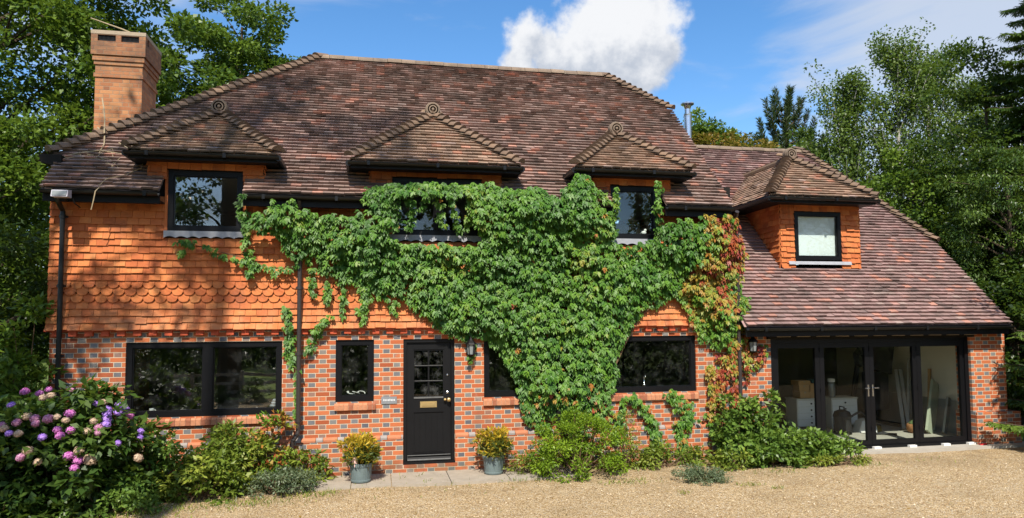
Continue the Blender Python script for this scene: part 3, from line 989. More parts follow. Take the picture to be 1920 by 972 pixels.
eave(6.46, GVR - 0.02, EY, GEZ)
# rafter feet over the folding doors, pale filler between
x = 7.2
while x < 11.4:
    mb = MB()
    mb.box(x, x + 0.26, -0.135, -0.10, 2.0, 2.032)
    mb.build('eave_filler', M['stone_cap'], house)
    x += 0.40
mb = MB()
mb.box(7.05, 11.45, -0.08, 0.3, 1.958, 2.20)
mb.build('lintel', M['dark_timber'], house)

# -------- windows ------------------------------------------------------------
def window(x0, x1, z0, z1, y, fw=0.085, mullions=(), mw=0.11, label=None, glass='glass', depth=0.075, parent=None, sash=0.0):
    mb = MB()
    d0, d1 = y, y + depth
    mb.box(x0, x1, d0, d1, z1 - fw, z1 - 0.002)
    mb.box(x0, x1, d0, d1, z0 + 0.002, z0 + fw * 1.05)
    mb.box(x0 + 0.002, x0 + fw, d0 + .001, d1, z0 + fw * 1.05, z1 - fw)
    mb.box(x1 - fw, x1 - 0.002, d0 + .001, d1, z0 + fw * 1.05, z1 - fw)
    for mx in mullions:
        mb.box(mx - mw / 2, mx + mw / 2, d0 - .004, d1, z0 + fw * 1.05, z1 - fw)
    # inner bead
    xs = [x0 + fw] + [q for mx in mullions for q in (mx - mw / 2, mx + mw / 2)] + [x1 - fw]
    za, zb = z0 + fw * 1.05, z1 - fw
    for a, b in zip(xs[::2], xs[1::2]):
        for (p, q, r, s_) in ((a, b, za, za + .016), (a, b, zb - .016, zb), (a, a + .016, za + .016, zb - .016), (b - .016, b, za + .016, zb - .016)):
            mb.box(p, q, d0 + 0.022, d1 - 0.005, r, s_)
    w = mb.build('window', M['black_frame'], parent or house, label=label)
    for a, b in zip(xs[::2], xs[1::2]):
        g = MB()
        g.box(a + .002, b - .002, y + 0.038, y + 0.052, za + .002, zb - .002)
        g.build('glass_pane', M[glass], w)
    return w
def sill(x0, x1, z1, h=0.125, proj=0.05, name='sill'):
    mb = MB()
    x = x0
    while x < x1 - 0.01:
        mb.c = random.random()
        e = min(x + 0.075, x1)
        j = random.uniform(-.003, .003)
        mb.prism([(x + .003, 0.06, z1), (x + .003, -proj + .022 + j, z1 - .02), (x + .003, -proj + j, z1 - .042), (x + .003, -proj + j, z1 - h), (x + .003, 0.0, z1 - h), (x + .003, 0.06, z1 - h + .03)], (e - x - .005, 0, 0), int(random.random() < .3))
        x = e
    mb.box(x0 + .001, x1 - .001, -proj + .008, 0.02, z1 - h + .006, z1 - .05, 2)
    return mb
sm = [M['sill_brick'], simple('sill_brick_dark', (0.30, 0.11, 0.06), 0.85, 0.15, 0, 0.35, 18, 0.3), simple('sill_mortar', (0.45, 0.36, 0.27), 0.9, 0.1)]
for k, lab in (('W1', 'wide two-light black window beside the hydrangea'), ('W2', 'narrow black window beside the front door'), ('W3', 'black window half hidden under the creeper'), ('W4', 'single-light black window with dark room behind')):
    a, b, c, d = WINS[k]
    w = window(a, b, c, d, 0.028, mullions=((a + b) / 2 + 0.03,) if k == 'W1' else (), mw=0.15, label=lab, fw=0.085, glass='glass_wide' if k == 'W1' else 'glass')
    sill(a - 0.015, b + 0.03, c - 0.004).build('sill', sm, w)
for k, lab in (('U1', 'upstairs black window mirroring trees and sky'), ('U2', 'upstairs window curtained by hanging creeper'), ('U3', 'upstairs window framed by creeper strands')):
    a, b, c, d = UWS[k]
    w = window(a, b, c, d, -0.065, fw=0.08, label=lab, mullions=((a + b) / 2,) if k == 'U2' else (), mw=0.1, glass='glass_up' if k == 'U1' else 'glass')
    # scalloped lead apron
    mb = MB()
    n = int((b - a + 0.1) / 0.084)
    top, bot = [], []
    pts = []
    for i in range(n * 4 + 1):
        f = i / (n * 4)
        ph = (f * n * 0.5) % 1.0
        pts.append((a - 0.05 + f * (b - a + 0.1), -0.078, 3.655 + 0.022 * abs(math.sin(math.pi * f * n * 0.5)) * 1.2))
    mb.prism([(b + 0.05, -0.078, 3.765), (a - 0.05, -0.078, 3.765)] + pts, (0, 0.012, 0))
    mb.build('lead_apron', M['lead'], w)
    for p, q in ((a - 0.045, a - 0.002), (b + 0.002, b + 0.045)):
        mb = MB()
        mb.box(p, q, -0.055, 0.0, c, d + .1)
        mb.build('reveal_board', M['wall_tile'], w)

# -------- dormers ------------------------------------------------------------
def dormer_roof(x0, x1, ye, ze, ax, ay, az, roofz, parent, bon=True):
    """hipped dormer roof: front eave x0..x1 at (ye, ze), apex (ax, ay, az); roofz(z) -> depth where the main slope has that height"""
    mb = MB()
    # front slope
    sl = Vector((0, ay - ye, az - ze)); l = sl.length; sl = sl / l
    nf = Vector((0, -sl.z, sl.y))
    tile_field(mb, (0, ye, ze), (1, 0, 0), sl, nf, int(l / 0.095) + 1, 0.095, 0.166, lambda s: (x0 + (ax - x0) * min(1, s / l), x1 + (ax - x1) * min(1, s / l)), lift=0.046, thick=0.029, jit=1.2)
    mb.poly([(x0, ye, ze - .02), (x1, ye, ze - .02), (ax, ay, az - .02)])
    yb0, yb1 = roofz(ze) + 0.12, roofz(az) + 0.12
    for (xe, sg) in ((x0, -1), (x1, 1)):
        sl = Vector((ax - xe, 0, az - ze)); ls = sl.length; sl = sl / ls
        ns = Vector((sg * abs(sl.z), 0, abs(sl.x)))
        if sg < 0:
            tile_field(mb, (xe, 0, ze), (0, 1, 0), sl, ns, int(ls / 0.095) + 1, 0.095, 0.166, lambda s: (ye + (ay - ye) * min(1, s / ls), yb0 + (yb1 - yb0) * min(1, s / ls)), lift=0.026, jit=1.2)
        else:
            tile_field(mb, (xe, 0, ze), (0, -1, 0), sl, ns, int(ls / 0.095) + 1, 0.095, 0.166, lambda s: (-yb0 - (yb1 - yb0) * min(1, s / ls), -ye - (ay - ye) * min(1, s / ls)), lift=0.026, jit=1.2)
        mb.poly([(xe, ye, ze - .02), (ax, ay, az - .02), (ax, yb1, az - .02), (xe, yb0, ze - .02)])
    r = mb.build('dormer_roof', M['dormer_tile'], parent, recalc=False)
    return r
def dormer(c0, c1, fy, x0, x1, ye, ze, ax, ay, az, roofz, label, zb, hole):
    # cheeks and head hung with orange tiles
    core = MB()
    core.box(c0 + 0.03, hole[0] - .05, fy + 0.02, roofz(ze) + 0.1, zb, ze - 0.02)
    core.box(hole[1] + .05, c1 - 0.03, fy + 0.02, roofz(ze) + 0.1, zb, ze - 0.02)
    core.box(hole[0] - .05, hole[1] + .05, fy + 0.02, fy + 0.3, hole[3] + .003, ze - 0.02)
    dm = core.build('dormer', M['dark_timber'], house, label=label)
    mb = MB()
    rws = int((ze - 0.03 - zb) / GA) + 1
    for (a, b) in ((c0, hole[0] - 0.008), (hole[1] + 0.008, c1)):
        tile_field(mb, (0, fy, zb), (1, 0, 0), (0, 0, 1), (0, -1, 0), rws, GA, 0.168, lambda s: (a, b), lift=0.038, thick=0.02, jit=2.0)
    zt = hole[3] + 0.01
    tile_field(mb, (0, fy, zt), (1, 0, 0), (0, 0, 1), (0, -1, 0), max(1, int((ze - zt) / GA) + 1), GA, 0.168, lambda s: (hole[0] - .01, hole[1] + .01), lift=0.026)
    tile_field(mb, (c0, roofz(ze), zb), (0, -1, 0), (0, 0, 1), (-1, 0, 0), rws, GA, 0.168, lambda s: (0, roofz(ze) - fy + 0.02), lift=0.036, jit=1.6)
    tile_field(mb, (c1, 0, zb), (0, 1, 0), (0, 0, 1), (1, 0, 0), rws, GA, 0.168, lambda s: (fy - 0.02, roofz(ze)), lift=0.026, jit=1.6)
    mb.build('tile_hanging', M['wall_tile'], dm, recalc=False)
    dormer_roof(x0, x1, ye, ze, ax, ay, az, roofz, dm)
    sl = Vector((0, ay - ye, az - ze)).normalized()
    nf = (0, -sl.z, sl.y)
    hip = MB()
    for xe, sg in ((x0, -1), (x1, 1)):
        s2 = Vector((ax - xe, 0, az - ze)).normalized()
        q = bonnets((xe, ye, ze + .01), (ax, ay, az), nf, (sg * abs(s2.z), 0, abs(s2.x)), step=0.135, r0=0.105, r1=0.074, L=0.26)
        q.build('hip_tiles', M['bonnet_tile'], dm)
    # ridge running back into the main slope, closed by a round tile end
    yb = roofz(az)
    rg = MB()
    rg.tube([(ax, ay - 0.02, az - 0.02), (ax, yb + 0.15, az - 0.02)], 0.105, 12)
    rg.build('ridge_tiles', M['bonnet_tile'], dm)
    dk = MB()
    zc = az + 0.10
    dk.lathe([(0.03, -0.07), (0.128, -0.065), (0.135, -0.05), (0.135, 0.05), (0.10, 0.07)], (ax, ay - 0.05, zc), 26, axis='Y')
    for rr in (0.105, 0.062):
        dk.lathe([(rr - .012, -0.071), (rr - .010, -0.088), (rr + .010, -0.088), (rr + .012, -0.071)], (ax, ay - 0.05, zc), 24, axis='Y')
    dk.lathe([(0.005, -0.10), (0.022, -0.095), (0.028, -0.071)], (ax, ay - 0.05, zc), 14, axis='Y')
    dk.build('ridge_end', M['ridge_tile'], dm)
    # eaves: gutter all round with black soffit
    g = gutter(x0 - 0.04, x1 + 0.04, ye - 0.04, ze - 0.03, 0.05)
    yb = roofz(ze) + 0.05
    for xe in (x0 - 0.03, x1 + 0.03):
        g.tube([(xe, ye - 0.04, ze - 0.055), (xe, yb, ze - 0.055)], 0.048, 8)
    g.build('gutter', M['gutter'], dm)
    sf = MB()
    sf.box(x0 + 0.01, x1 - 0.01, ye + 0.01, fy - 0.03, ze - 0.10, ze - 0.08)
    sf.box(x0, x1, ye + 0.012, ye + 0.034, ze - 0.12, ze - 0.025)
    sf.box(x0 + 0.01, c0 - 0.03, fy - 0.03, yb, ze - 0.10, ze - 0.08)
    sf.box(c1 + 0.03, x1 - 0.01, fy - 0.03, yb, ze - 0.10, ze - 0.08)
    sf.build('soffit', M['black_paint'], dm)
    return dm
mz = lambda z: z - EZ + EY
gzf = lambda z: z - GEZ + EY
dormer(-3.46, -1.76, -0.10, -3.66, -1.52, -0.44, 4.93, -2.60, 0.70, 5.87, mz, 'small hipped dormer nearest the chimney', 4.56, UWS['U1'])
dormer(-0.08, 2.08, -0.10, -0.40, 2.36, -0.44, 4.90, 0.99, 0.66, 6.00, mz, 'widest hipped dormer, creeper hanging under its gutter', 4.56, UWS['U2'])
dormer(3.72, 5.16, -0.10, 3.32, 5.44, -0.44, 4.92, 4.40, 0.60, 5.80, mz, 'hipped dormer nearest the steel flue', 4.56, UWS['U3'])
gw = (8.17, 9.20, 3.50, 4.47)
gdm = dormer(GD0, GD1, GDY, 7.42, 9.73, GDY - 0.40, 4.70, 8.56, 1.46, 5.70, gzf, 'hipped dormer with white blind on the garage roof', 3.34, gw)
w = window(gw[0], gw[1], gw[2], gw[3], GDY - 0.03, fw=0.075, parent=gdm)
mb = MB()
mb.box(gw[0] + .05, gw[1] - .05, GDY + 0.055, GDY + 0.06, gw[2] + .08, gw[3] - .08)
mb.build('window_blind', M['blind'], gdm)
mb = MB()
mb.prism([(gw[0] - .16, GDY - 0.05, 3.425), (gw[0] - .16, GDY - 0.065, 3.41), (gw[0] - .16, GDY - 0.045, 3.475), (gw[0] - .16, GDY, 3.475)], (gw[1] - gw[0] + .36, 0, 0))
mb.build('lead_apron', M['lead'], gdm)

# -------- front door ---------------------------------------------------------
def front_door():
    a, b, c, d = DOOR
    fr = MB()
    fr.box(a, a + 0.055, 0.02, 0.13, c, d)
    fr.box(b - 0.055, b, 0.02, 0.13, c, d)
    fr.box(a + 0.055, b - 0.055, 0.02, 0.13, d - 0.055, d)
    fr.box(a - 0.003, b + 0.003, -0.02, 0.14, c - 0.012, c + 0.028)
    fo = fr.build('door_frame', M['black_paint'], house)
    x0, x1, y = a + 0.058, b - 0.058, 0.055
    gx0, gx1, gz0, gz1 = 0.635, 1.115, 1.08, 1.84
    m = MB()
    m.box(x0, gx0, y, y + 0.045, 0.03, d - 0.058)
    m.box(gx1, x1, y, y + 0.045, 0.03, d - 0.058)
    m.box(gx0, gx1, y, y + 0.045, gz1, d - 0.058)
    m.box(gx0, gx1, y, y + 0.045, 0.83, gz0)
    m.box(gx0, gx1, y + .012, y + 0.045, 0.16, 0.83)
    m.box(gx0, gx1, y, y + 0.045, 0.03, 0.16)
    # vertical boards of the lower panel
    n = 5
    for i in range(n):
        xa = gx0 + (gx1 - gx0) * i / n
        m.box(xa + .003, xa + (gx1 - gx0) / n - .003, y + .006, y + .013, 0.165, 0.825)
    m.box(gx0 - .012, gx1 + .012, y - .010, y, 0.822, 0.836)
    m.box(gx0 - .012, gx1 + .012, y - .012, y, gz1 + .02, gz1 + .034)
    m.box(gx0 - .03, gx1 + .03, y - .008, y, 0.150, 0.163)
    # glazing bars
    mxx = (gx0 + gx1) / 2
    m.box(mxx - .013, mxx + .013, y + .004, y + .04, gz0, gz1)
    for k in (1, 2):
        zz = gz0 + (gz1 - gz0) * k / 3
        m.box(gx0, mxx - .013, y + .005, y + .039, zz - .012, zz + .012)
        m.box(mxx + .013, gx1, y + .005, y + .039, zz - .012, zz + .012)
    dr = m.build('front_door', M['black_paint'], house, label='black boarded front door with six small panes')
    g = MB()
    g.box(gx0, gx1, y + .026, y + .032, gz0, gz1)
    g.build('glass_pane', glass_material('obscure_glass', 0.05, (0.25, 0.28, 0.27), 0.12), dr)
    g = MB()
    g.box(gx0 - .004, gx1 + .004, y - .012, y + .004, gz0 - .03, gz0 - .004)
    for k in (1, 2):
        zz = gz0 + (gz1 - gz0) * k / 3
        g.box(gx0 + .01, gx1 - .01, y + .001, y + .0045, zz + .004, zz + .011)
    g.build('glazing_bead', M['grey_board'], dr)
    g = MB()
    g.box(0.735, 1.01, y - .010, y, 0.90, 1.0)
    g.box(0.765, 0.98, y - .018, y - .010, 0.925, 0.975)
    g.build('letter_plate', M['brass'], dr)
    g = MB()
    g.lathe([(0.020, 0.0), (0.022, -0.01), (0.012, -0.014), (0.012, -0.045), (0.03, -0.055), (0.036, -0.075), (0.026, -0.092), (0.008, -0.096)], (1.205, y, 1.025), 16, axis='Y')
    g.lathe([(0.020, 0.0), (0.022, -0.01), (0.012, -0.014), (0.012, -0.03), (0.022, -0.04), (0.026, -0.052), (0.008, -0.066)], (1.145, y, 1.025), 14, axis='Y')
    g.build('knob', M['brass'], dr, smooth=True)
    for zz, r in ((1.14, .024), (1.43, .016)):
        g = MB()
        g.lathe([(r, 0.0), (r, -0.012), (r * .5, -0.018)], (1.19, y, zz), 16, axis='Y')
        g.build('lock', M['chrome'], dr)
    g = MB()
    g.prism([(x0 + .01, y, 0.12), (x0 + .01, y - .05, 0.055), (x0 + .01, y - .05, 0.04), (x0 + .01, y, 0.04)], (x1 - x0 - .02, 0, 0))
    g.build('weatherboard', M['black_paint'], dr)
    g = MB()
    g.box(x0 + .012, x1 - .012, y - .046, y - .004, 0.1205, 0.126)
    g.prism([(x0 + .012, y - .0515, 0.043), (x0 + .012, y - .0515, 0.054), (x0 + .012, y - .044, 0.064), (x0 + .012, y - .046, 0.043)], (x1 - x0 - .024, 0, 0))
    g.build('highlight_strip', M['grey_board'], dr)  # thin grey strips paint highlights onto the black weatherboard
front_door()

# -------- folding garage doors -------------------------------------------------
def bifold():
    a, b, c, d = GAR
    fr = MB()
    fr.box(a, a + 0.06, 0.0, 0.10, c, d)
    fr.box(b - 0.083, b, 0.0, 0.10, c, d)
    fr.box(a + .06, b - .06, 0.0, 0.10, d - 0.075, d)
    fr.box(a, b, -0.03, 0.12, c - .006, c + 0.055)
    fr.build('door_frame', M['black_frame'], house)
    edges = [a + 0.062, 8.14, 9.19, 10.225, b - 0.085]
    for i, (p, q) in enumerate(zip(edges, edges[1:])):
        m = MB()
        f = 0.092
        z0, z1 = c + 0.058, d - 0.077
        y = 0.02
        p += .002; q -= .002
        m.box(p, p + f, y, y + .06, z0, z1)
        m.box(q - f, q, y, y + .06, z0, z1)
        m.box(p + f, q - f, y, y + .06, z1 - f, z1)
        m.box(p + f, q - f, y, y + .06, z0, z0 + f)
        lf = m.build('door_leaf', M['black_frame'], house)
        g = MB()
        g.box(p + f, q - f, y + .025, y + .037, z0 + f, z1 - f)
        g.build('glass_pane', M['glass_door'], lf)
        if i in (1, 2):
            h = MB()
            hx = q - f / 2 if i == 1 else p + f / 2
            h.box(hx - .014, hx + .014, y - .012, y, 0.86, 1.08)
            h.tube([(hx, y - .012, 1.02), (hx, y - .05, 1.02), (hx + (-.1 if i == 1 else .1), y - .05, 1.02)], 0.009, 8)
            h.build('handle', M['chrome'], lf)
        # hinge knuckles
        for zz in (0.25, 1.0, 1.75):
            h = MB()
            h.tube([(p, y - .008, zz - .04), (p, y - .008, zz + .04)], 0.011, 8)
            h.build('hinge', M['black_frame'], lf)
bifold()

# -------- interior shell --------------------------------------------------------
mb = MB()
mb.box(XL + .3, 6.9, 0.3, 6.1, -0.1, 0.0, 0)                    # ground floor
mb.box(XL + .25, 6.9, 0.3, 6.15, 2.20, 2.62, 1)                 # first floor and ceiling
mb.box(XL + .3, 6.9, 6.0, 6.1, 0.0, 2.2, 2)
mb.box(XL + .2, XL + .3, 0.3, 6.1, 0.0, 4.6, 2)
mb.box(0.15, 0.25, 0.3, 6.0, 0.0, 2.2, 2)
mb.box(1.5, 1.6, 0.3, 6.0, 0.0, 2.2, 2)
mb.box(6.82, 6.9, 0.3, 6.1, 0.0, 2.2, 2)
mb.box(XL + .3, 6.3, 4.3, 4.4, 2.62, 4.7, 2)
mb.box(XL + .3, 6.3, 0.32, 4.4, 4.78, 4.82, 1)
mb.box(-0.6, -0.5, 0.3, 4.3, 2.62, 4.78, 2)
mb.box(2.6, 2.7, 0.3, 4.3, 2.62, 4.78, 2)
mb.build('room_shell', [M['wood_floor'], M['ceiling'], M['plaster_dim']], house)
mb = MB()
mb.box(6.92, 11.9, 0.13, 8.0, -0.30, -0.06, 0)
mb.box(6.92, 11.9, 0.31, 8.0, 2.2, 2.28, 1)
mb.box(6.91, 6.98, 0.3, 8.0, -0.06, 2.2, 2)
mb.box(11.84, 11.9, 0.3, 8.0, -0.06, 2.2, 1)
mb.box(6.98, 11.84, 4.6, 4.7, -0.06, 2.2, 2)
mb.box(11.815, 11.838, 0.3, 4.6, -0.06, 0.62, 3)
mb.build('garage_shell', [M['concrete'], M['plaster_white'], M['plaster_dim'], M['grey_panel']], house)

# -------- chimney ----------------------------------------------------------------
def chimney():
    y = 2.5
    x0, x1, y1 = -5.22, -4.40, 3.36
    m = MB()
    m.box(x0, x1, y, y1, -0.3, 7.0)
    def ring(e, za, zb):
        m.box(x0 - e, x1 + e, y - e, y1 + e, za, zb)
    ring(0.022, 7.0, 7.075)
    m.box(x0 - .001, x1 + .001, y - .001, y1 + .001, 7.075, 7.24)
    ring(0.022, 7.24, 7.315)
    ring(0.044, 7.315, 7.39)
    ring(0.030, 7.39, 7.42)
    ring(0.066, 7.42, 7.62)
    e = 0.066
    X0, X1, Y0, Y1 = x0 - e, x1 + e, y - e, y1 + e
    # vent openings in the head, front and right faces
    zt, zb = 7.80, 7.68
    m.box(X0, X1, Y0, Y1, 7.62, zb)
    w = X1 - X0
    for (a, b) in ((0, .12), (.45, .55), (.88, 1.0)):
        m.box(X0 + w * a, X0 + w * b, Y0, Y0 + 0.11, zb, zt)
    m.box(X0, X1, Y0 + 0.20, Y1, zb, zt)
    m.box(X0, X1, Y0, Y1, zt, 7.815)
    ch = m.build('chimney', M['chimney_brick'], house)
    v = MB()
    for (a, b) in ((.12, .45), (.55, .88)):
        xa, xb = X0 + w * a, X0 + w * b
        v.box(xa, xb, Y0 + .06, Y0 + .07, zb, zt, 1)
        for k in range(1, 14):
            xx = xa + (xb - xa) * k / 14
            v.box(xx - .004, xx + .004, Y0 + .025, Y0 + .035, zb, zt)
    v.build('vent_grille', [M['gutter'], M['rubber']], ch)
    c = MB()
    c.box(X0 - .004, X1 + .004, Y0 - .004, Y1 + .004, 7.815, 7.885)
    c.build('cap_slab', M['stone_cap'], ch)
    f = MB()
    f.prism([(x0 - .16, y - .03, 5.62), (x0 + .18, y - .03, 5.78), (x0 + .18, y - .03, 5.93), (x0 - .1, y - .03, 5.90), (x0 - .16, y - .03, 5.85)], (0, .012, 0))
    f.build('lead_flashing', M['lead'], ch)
chimney()
fl = MB()
fl.lathe([(0.095, 0.0), (0.095, 1.28)], (7.66, 4.3, 6.2), 20)
fl.lathe([(0.10, 1.22), (0.10, 1.25)], (7.66, 4.3, 6.2), 20)
fl.lathe([(0.10, 1.24), (0.105, 1.28)], (7.66, 4.3, 6.2), 20)
fl.lathe([(0.07, 1.28), (0.10, 1.36), (0.165, 1.40), (0.165, 1.425), (0.05, 1.47)], (7.66, 4.3, 6.34), 22)
fl.lathe([(0.07, 1.20), (0.07, 1.45)], (7.66, 4.3, 6.2), 12)
fl.build('flue_pipe', M['steel'], house, smooth=False)

# -------- downpipes ---------------------------------------------------------------
def downpipe(path, r=0.036, mat='pipe_brown'):
    m = MB()
    m.tube(path, r, 12)
    for k in range(len(path) - 1):
        a, b = Vector(path[k]), Vector(path[k + 1])
        if abs(a.z - b.z) > 0.8:
            z = max(a.z, b.z) - 0.05
            while z > min(a.z, b.z):
                m.tube([(a.x, a.y, z), (a.x, a.y, z - 0.05)], r + 0.010, 12)
                m.box(a.x - .06, a.x + .06, a.y + .01, a.y + .045, z - .04, z - .01)
                z -= 1.05
    m.build('downpipe', M[mat], house, smooth=False)
downpipe([(-4.64, -0.36, 4.25), (-4.64, -0.30, 4.15), (-4.64, -0.13, 4.02), (-4.64, -0.13, -0.1)], mat='gutter')
downpipe([(-1.19, -0.36, 4.25), (-1.19, -0.30, 4.15), (-1.19, -0.13, 4.0), (-1.19, -0.13, 0.62), (-1.20, -0.14, 0.56), (-1.27, -0.16, 0.46), (-1.28, -0.16, 0.38), (-1.28, -0.15, -0.14)])
downpipe([(3.06, -0.36, 4.25), (3.06, -0.14, 4.0), (3.06, -0.11, 0.62), (3.09, -0.12, 0.56), (3.15, -0.14, 0.44), (3.15, -0.14, -0.14)], mat='gutter')
downpipe([(6.33, -0.36, 4.25), (6.36, -0.2, 4.1), (6.44, -0.12, 3.98), (6.44, -0.11, -0.14)])

# ------------------------------------------------------------------ fixtures on the wall
def wall_lantern(x, z, label):
    t = thing('wall_lantern', (x, 0, z), label, 'wall lantern', 'black wall lanterns')
    m = MB()
    m.box(x - .045, x + .045, -0.02, 0.0, z - .02, z + .16)
    m.tube([(x, -.02, z + .03), (x, -.09, z + .0), (x, -.135, z + .04)], 0.012, 8)
    m.build('bracket', M['black_paint'], t)
    m = MB()
    m.lathe([(0.035, 0.02), (0.06, 0.04), (0.075, 0.055)], (x, -.14, z), 6)
    for k in range(6):
        a = 2 * math.pi * k / 6
        m.tube([(x + .058 * math.cos(a), -.14 + .058 * math.sin(a), z + .055), (x + .078 * math.cos(a), -.14 + .078 * math.sin(a), z + .22)], 0.006, 5)
    m.lathe([(0.10, 0.22), (0.085, 0.245), (0.04, 0.29), (0.012, 0.33), (0.004, 0.35)], (x, -.14, z), 6)
    m.build('lamp_frame', M['black_paint'], t)
    m = MB()
    m.lathe([(0.052, 0.056), (0.070, 0.219)], (x, -.14, z), 6)
    m.build('lamp_glass', M['lamp_glass'], t)
wall_lantern(1.56, 1.72, 'black lantern on the brick beside the front door, under creeper leaves')
wall_lantern(6.70, 1.70, 'black lantern on the brick pier beside the folding garage doors')

t = thing('floodlight', (-4.52, -0.42, 4.13), 'grey floodlight under the gutter at the chimney end of the house', 'floodlight')
m = MB()
m.prism([(-4.62, -0.60, 4.17), (-4.62, -0.57, 4.27), (-4.62, -0.45, 4.29), (-4.62, -0.45, 4.17)], (0.22, 0, 0))
m.build('lamp_housing', M['flood_grey'], t)
m = MB()
m.prism([(-4.605, -0.601, 4.185), (-4.605, -0.578, 4.255), (-4.605, -0.583, 4.257), (-4.605, -0.606, 4.187)], (0.19, 0, 0))
m.build('lamp_glass', M['lamp_glass'], t)
m = MB()
m.bar((-4.51, -0.46, 4.2), (-4.51, -0.32, 4.15), 0.03, 0.02)
m.tube([(-4.38, -0.46, 4.17), (-4.36, -0.45, 4.10), (-4.34, -0.3, 4.06)], 0.008, 6)
m.build('bracket', M['black_paint'], t)

t = thing('house_name_plaque', (0.225, -0.015, 1.02), 'small grey name plaque on the brick between narrow window and front door', 'name plaque')
m = MB()
m.box(0.10, 0.35, -0.016, 0.0, 0.985, 1.10)
m.build('plate', M['slate'], t)
m = MB()
for k, xx in enumerate(np.linspace(0.135, 0.305, 8)):
    m.box(xx, xx + .013, -0.020, -0.016, 1.03, 1.058 + (0.006 if k in (0, 4) else 0))
m.build('lettering', M['pale_letter'], t)

t = thing('aerial_pole', (-4.9, 2.9, 7.88), 'thin pale aerial pole leaning over the chimney top', 'aerial')
m = MB()
m.tube([(-4.45, 2.75, 7.90), (-4.95, 3.0, 8.16), (-5.62, 3.3, 8.46)], [0.016, 0.014, 0.011], 7)
m.build('pole', M['twig'], t)

for i, xx in enumerate((7.72, 8.53, 9.22, 9.98, 10.72, 11.28)):
    m = MB()
    m.prism([(xx - .075, -0.10, -0.105), (xx + .075, -0.10, -0.105), (xx + .075, -0.03, -0.105), (xx - .075, -0.03, -0.105)], (0, 0, 0.038))
    m.prism([(xx - .02, -0.112, -0.103), (xx + .02, -0.112, -0.103), (xx + .02, -0.10, -0.103), (xx - .02, -0.10, -0.103)], (0, 0, 0.028))
    tag(m.build('plastic_packer', M['white']), 'small white packer wedged under the garage door threshold', 'packer', 'white packers under the garage doors')
m = MB()
m.prism([(11.36, -0.20, -0.105), (11.50, -0.21, -0.105), (11.52, -0.15, -0.105), (11.38, -0.14, -0.105)], (0, 0, 0.03))
tag(m.build('plastic_strip', M['red_plastic']), 'scrap of red plastic at the foot of the garage pier', 'plastic scrap')
# ------------------------------------------------------------------ things stored in the garage
FZ = -0.058
def chest(x0, x1, y, label):
    t = thing('chest_of_drawers', ((x0 + x1) / 2, y + .2, FZ), label, 'chest of drawers', 'cream chests of drawers in the garage')
    h = 0.66
    m = MB()
    m.box(x0, x1, y + .012, y + .42, FZ + .06, FZ + h - .025)
    m.box(x0 + .02, x0 + .06, y + .03, y + .40, FZ, FZ + .06)
    m.box(x1 - .06, x1 - .02, y + .03, y + .40, FZ, FZ + .06)
    m.build('carcass', M['cream'], t)
    m = MB()
    m.box(x0 - .015, x1 + .015, y - .012, y + .43, FZ + h - .025, FZ + h)
    m.build('top', M['cream'], t)
    for k in range(4):
        za = FZ + .08 + k * .137
        d = MB()
        d.box(x0 + .02, x1 - .02, y, y + .011, za, za + .127)
        d.box(x0 + .035, x1 - .035, y - .004, y, za + .014, za + .113)
        dr = d.build('drawer', M['white'], t)
        for f in ((0.5,) if k < 4 else ()):
            q = MB()
            xx = x0 + (x1 - x0) * f
            q.lathe([(.008, 0), (.008, -.012), (.019, -.02), (.017, -.032), (.004, -.036)], (xx, y - .004, za + .064), 12, axis='Y')
            q.build('knob', M['rubber'], dr, smooth=True)
chest(8.98, 9.63, 2.05, 'cream chest of drawers with cardboard boxes stacked on it')
chest(9.82, 10.46, 2.05, 'cream chest of drawers behind the coiled black hose')
def carton(x, y, z, w, d, h, rot, label):
    t = thing('cardboard_box', (x, y, z), label, 'cardboard box', 'cartons stacked on the chest')
    c, s = math.cos(rot), math.sin(rot)
    m = MB()
    m.obox((x, y, z + h / 2), (w / 2 * c, w / 2 * s, 0), (-d / 2 * s, d / 2 * c, 0), (0, 0, h / 2 - .001))
    m.build('carton', M['cardboard'], t)
    m = MB()
    m.obox((x, y, z + h + .0005), (w / 2 * c, w / 2 * s, 0), (-.025 * s, .025 * c, 0), (0, 0, .0012))
    m.obox((x + d / 2 * s, y - d / 2 * c - .001, z + h - .02), (.022 * c, .022 * s, 0), (-.0012 * s, .0012 * c, 0), (0, 0, .02))
    m.build('tape', M['twig'], t)
zt = FZ + 0.663
carton(9.20, 2.22, zt, .24, .26, .15, .05, 'lowest carton of the taller pile on the chest')
carton(9.20, 2.22, zt + .152, .23, .25, .13, -.04, 'middle carton of the taller pile on the chest')
carton(9.19, 2.22, zt + .284, .30, .26, .10, .08, 'wide carton topping the taller pile on the chest')
carton(9.47, 2.24, zt, .23, .26, .17, -.06, 'lower carton of the shorter pile on the chest')
carton(9.46, 2.24, zt + .172, .22, .25, .15, .05, 'upper carton of the shorter pile on the chest')
m = MB()
m.prism([(9.42, 2.12, zt + .33), (9.60, 2.12, zt + .33), (9.62, 2.12, zt + .40), (9.40, 2.12, zt + .40)], (0, .2, 0))
tag(m.build('storage_tub', M['teal_box']), 'dark teal plastic tub on top of the shorter carton pile', 'storage tub')
t = thing('jar_stack', (9.95, 2.2, zt), 'tall clear dispenser with pale lid on the second chest', 'dispenser')
m = MB(); m.lathe([(.06, 0), (.07, .02), (.07, .30), (.055, .33)], (9.95, 2.22, zt), 16); m.build('container', M['lamp_glass'], t, smooth=True)
m = MB(); m.lathe([(.06, .33), (.075, .335), (.075, .40), (.03, .41)], (9.95, 2.22, zt), 16); m.build('lid', M['white'], t)
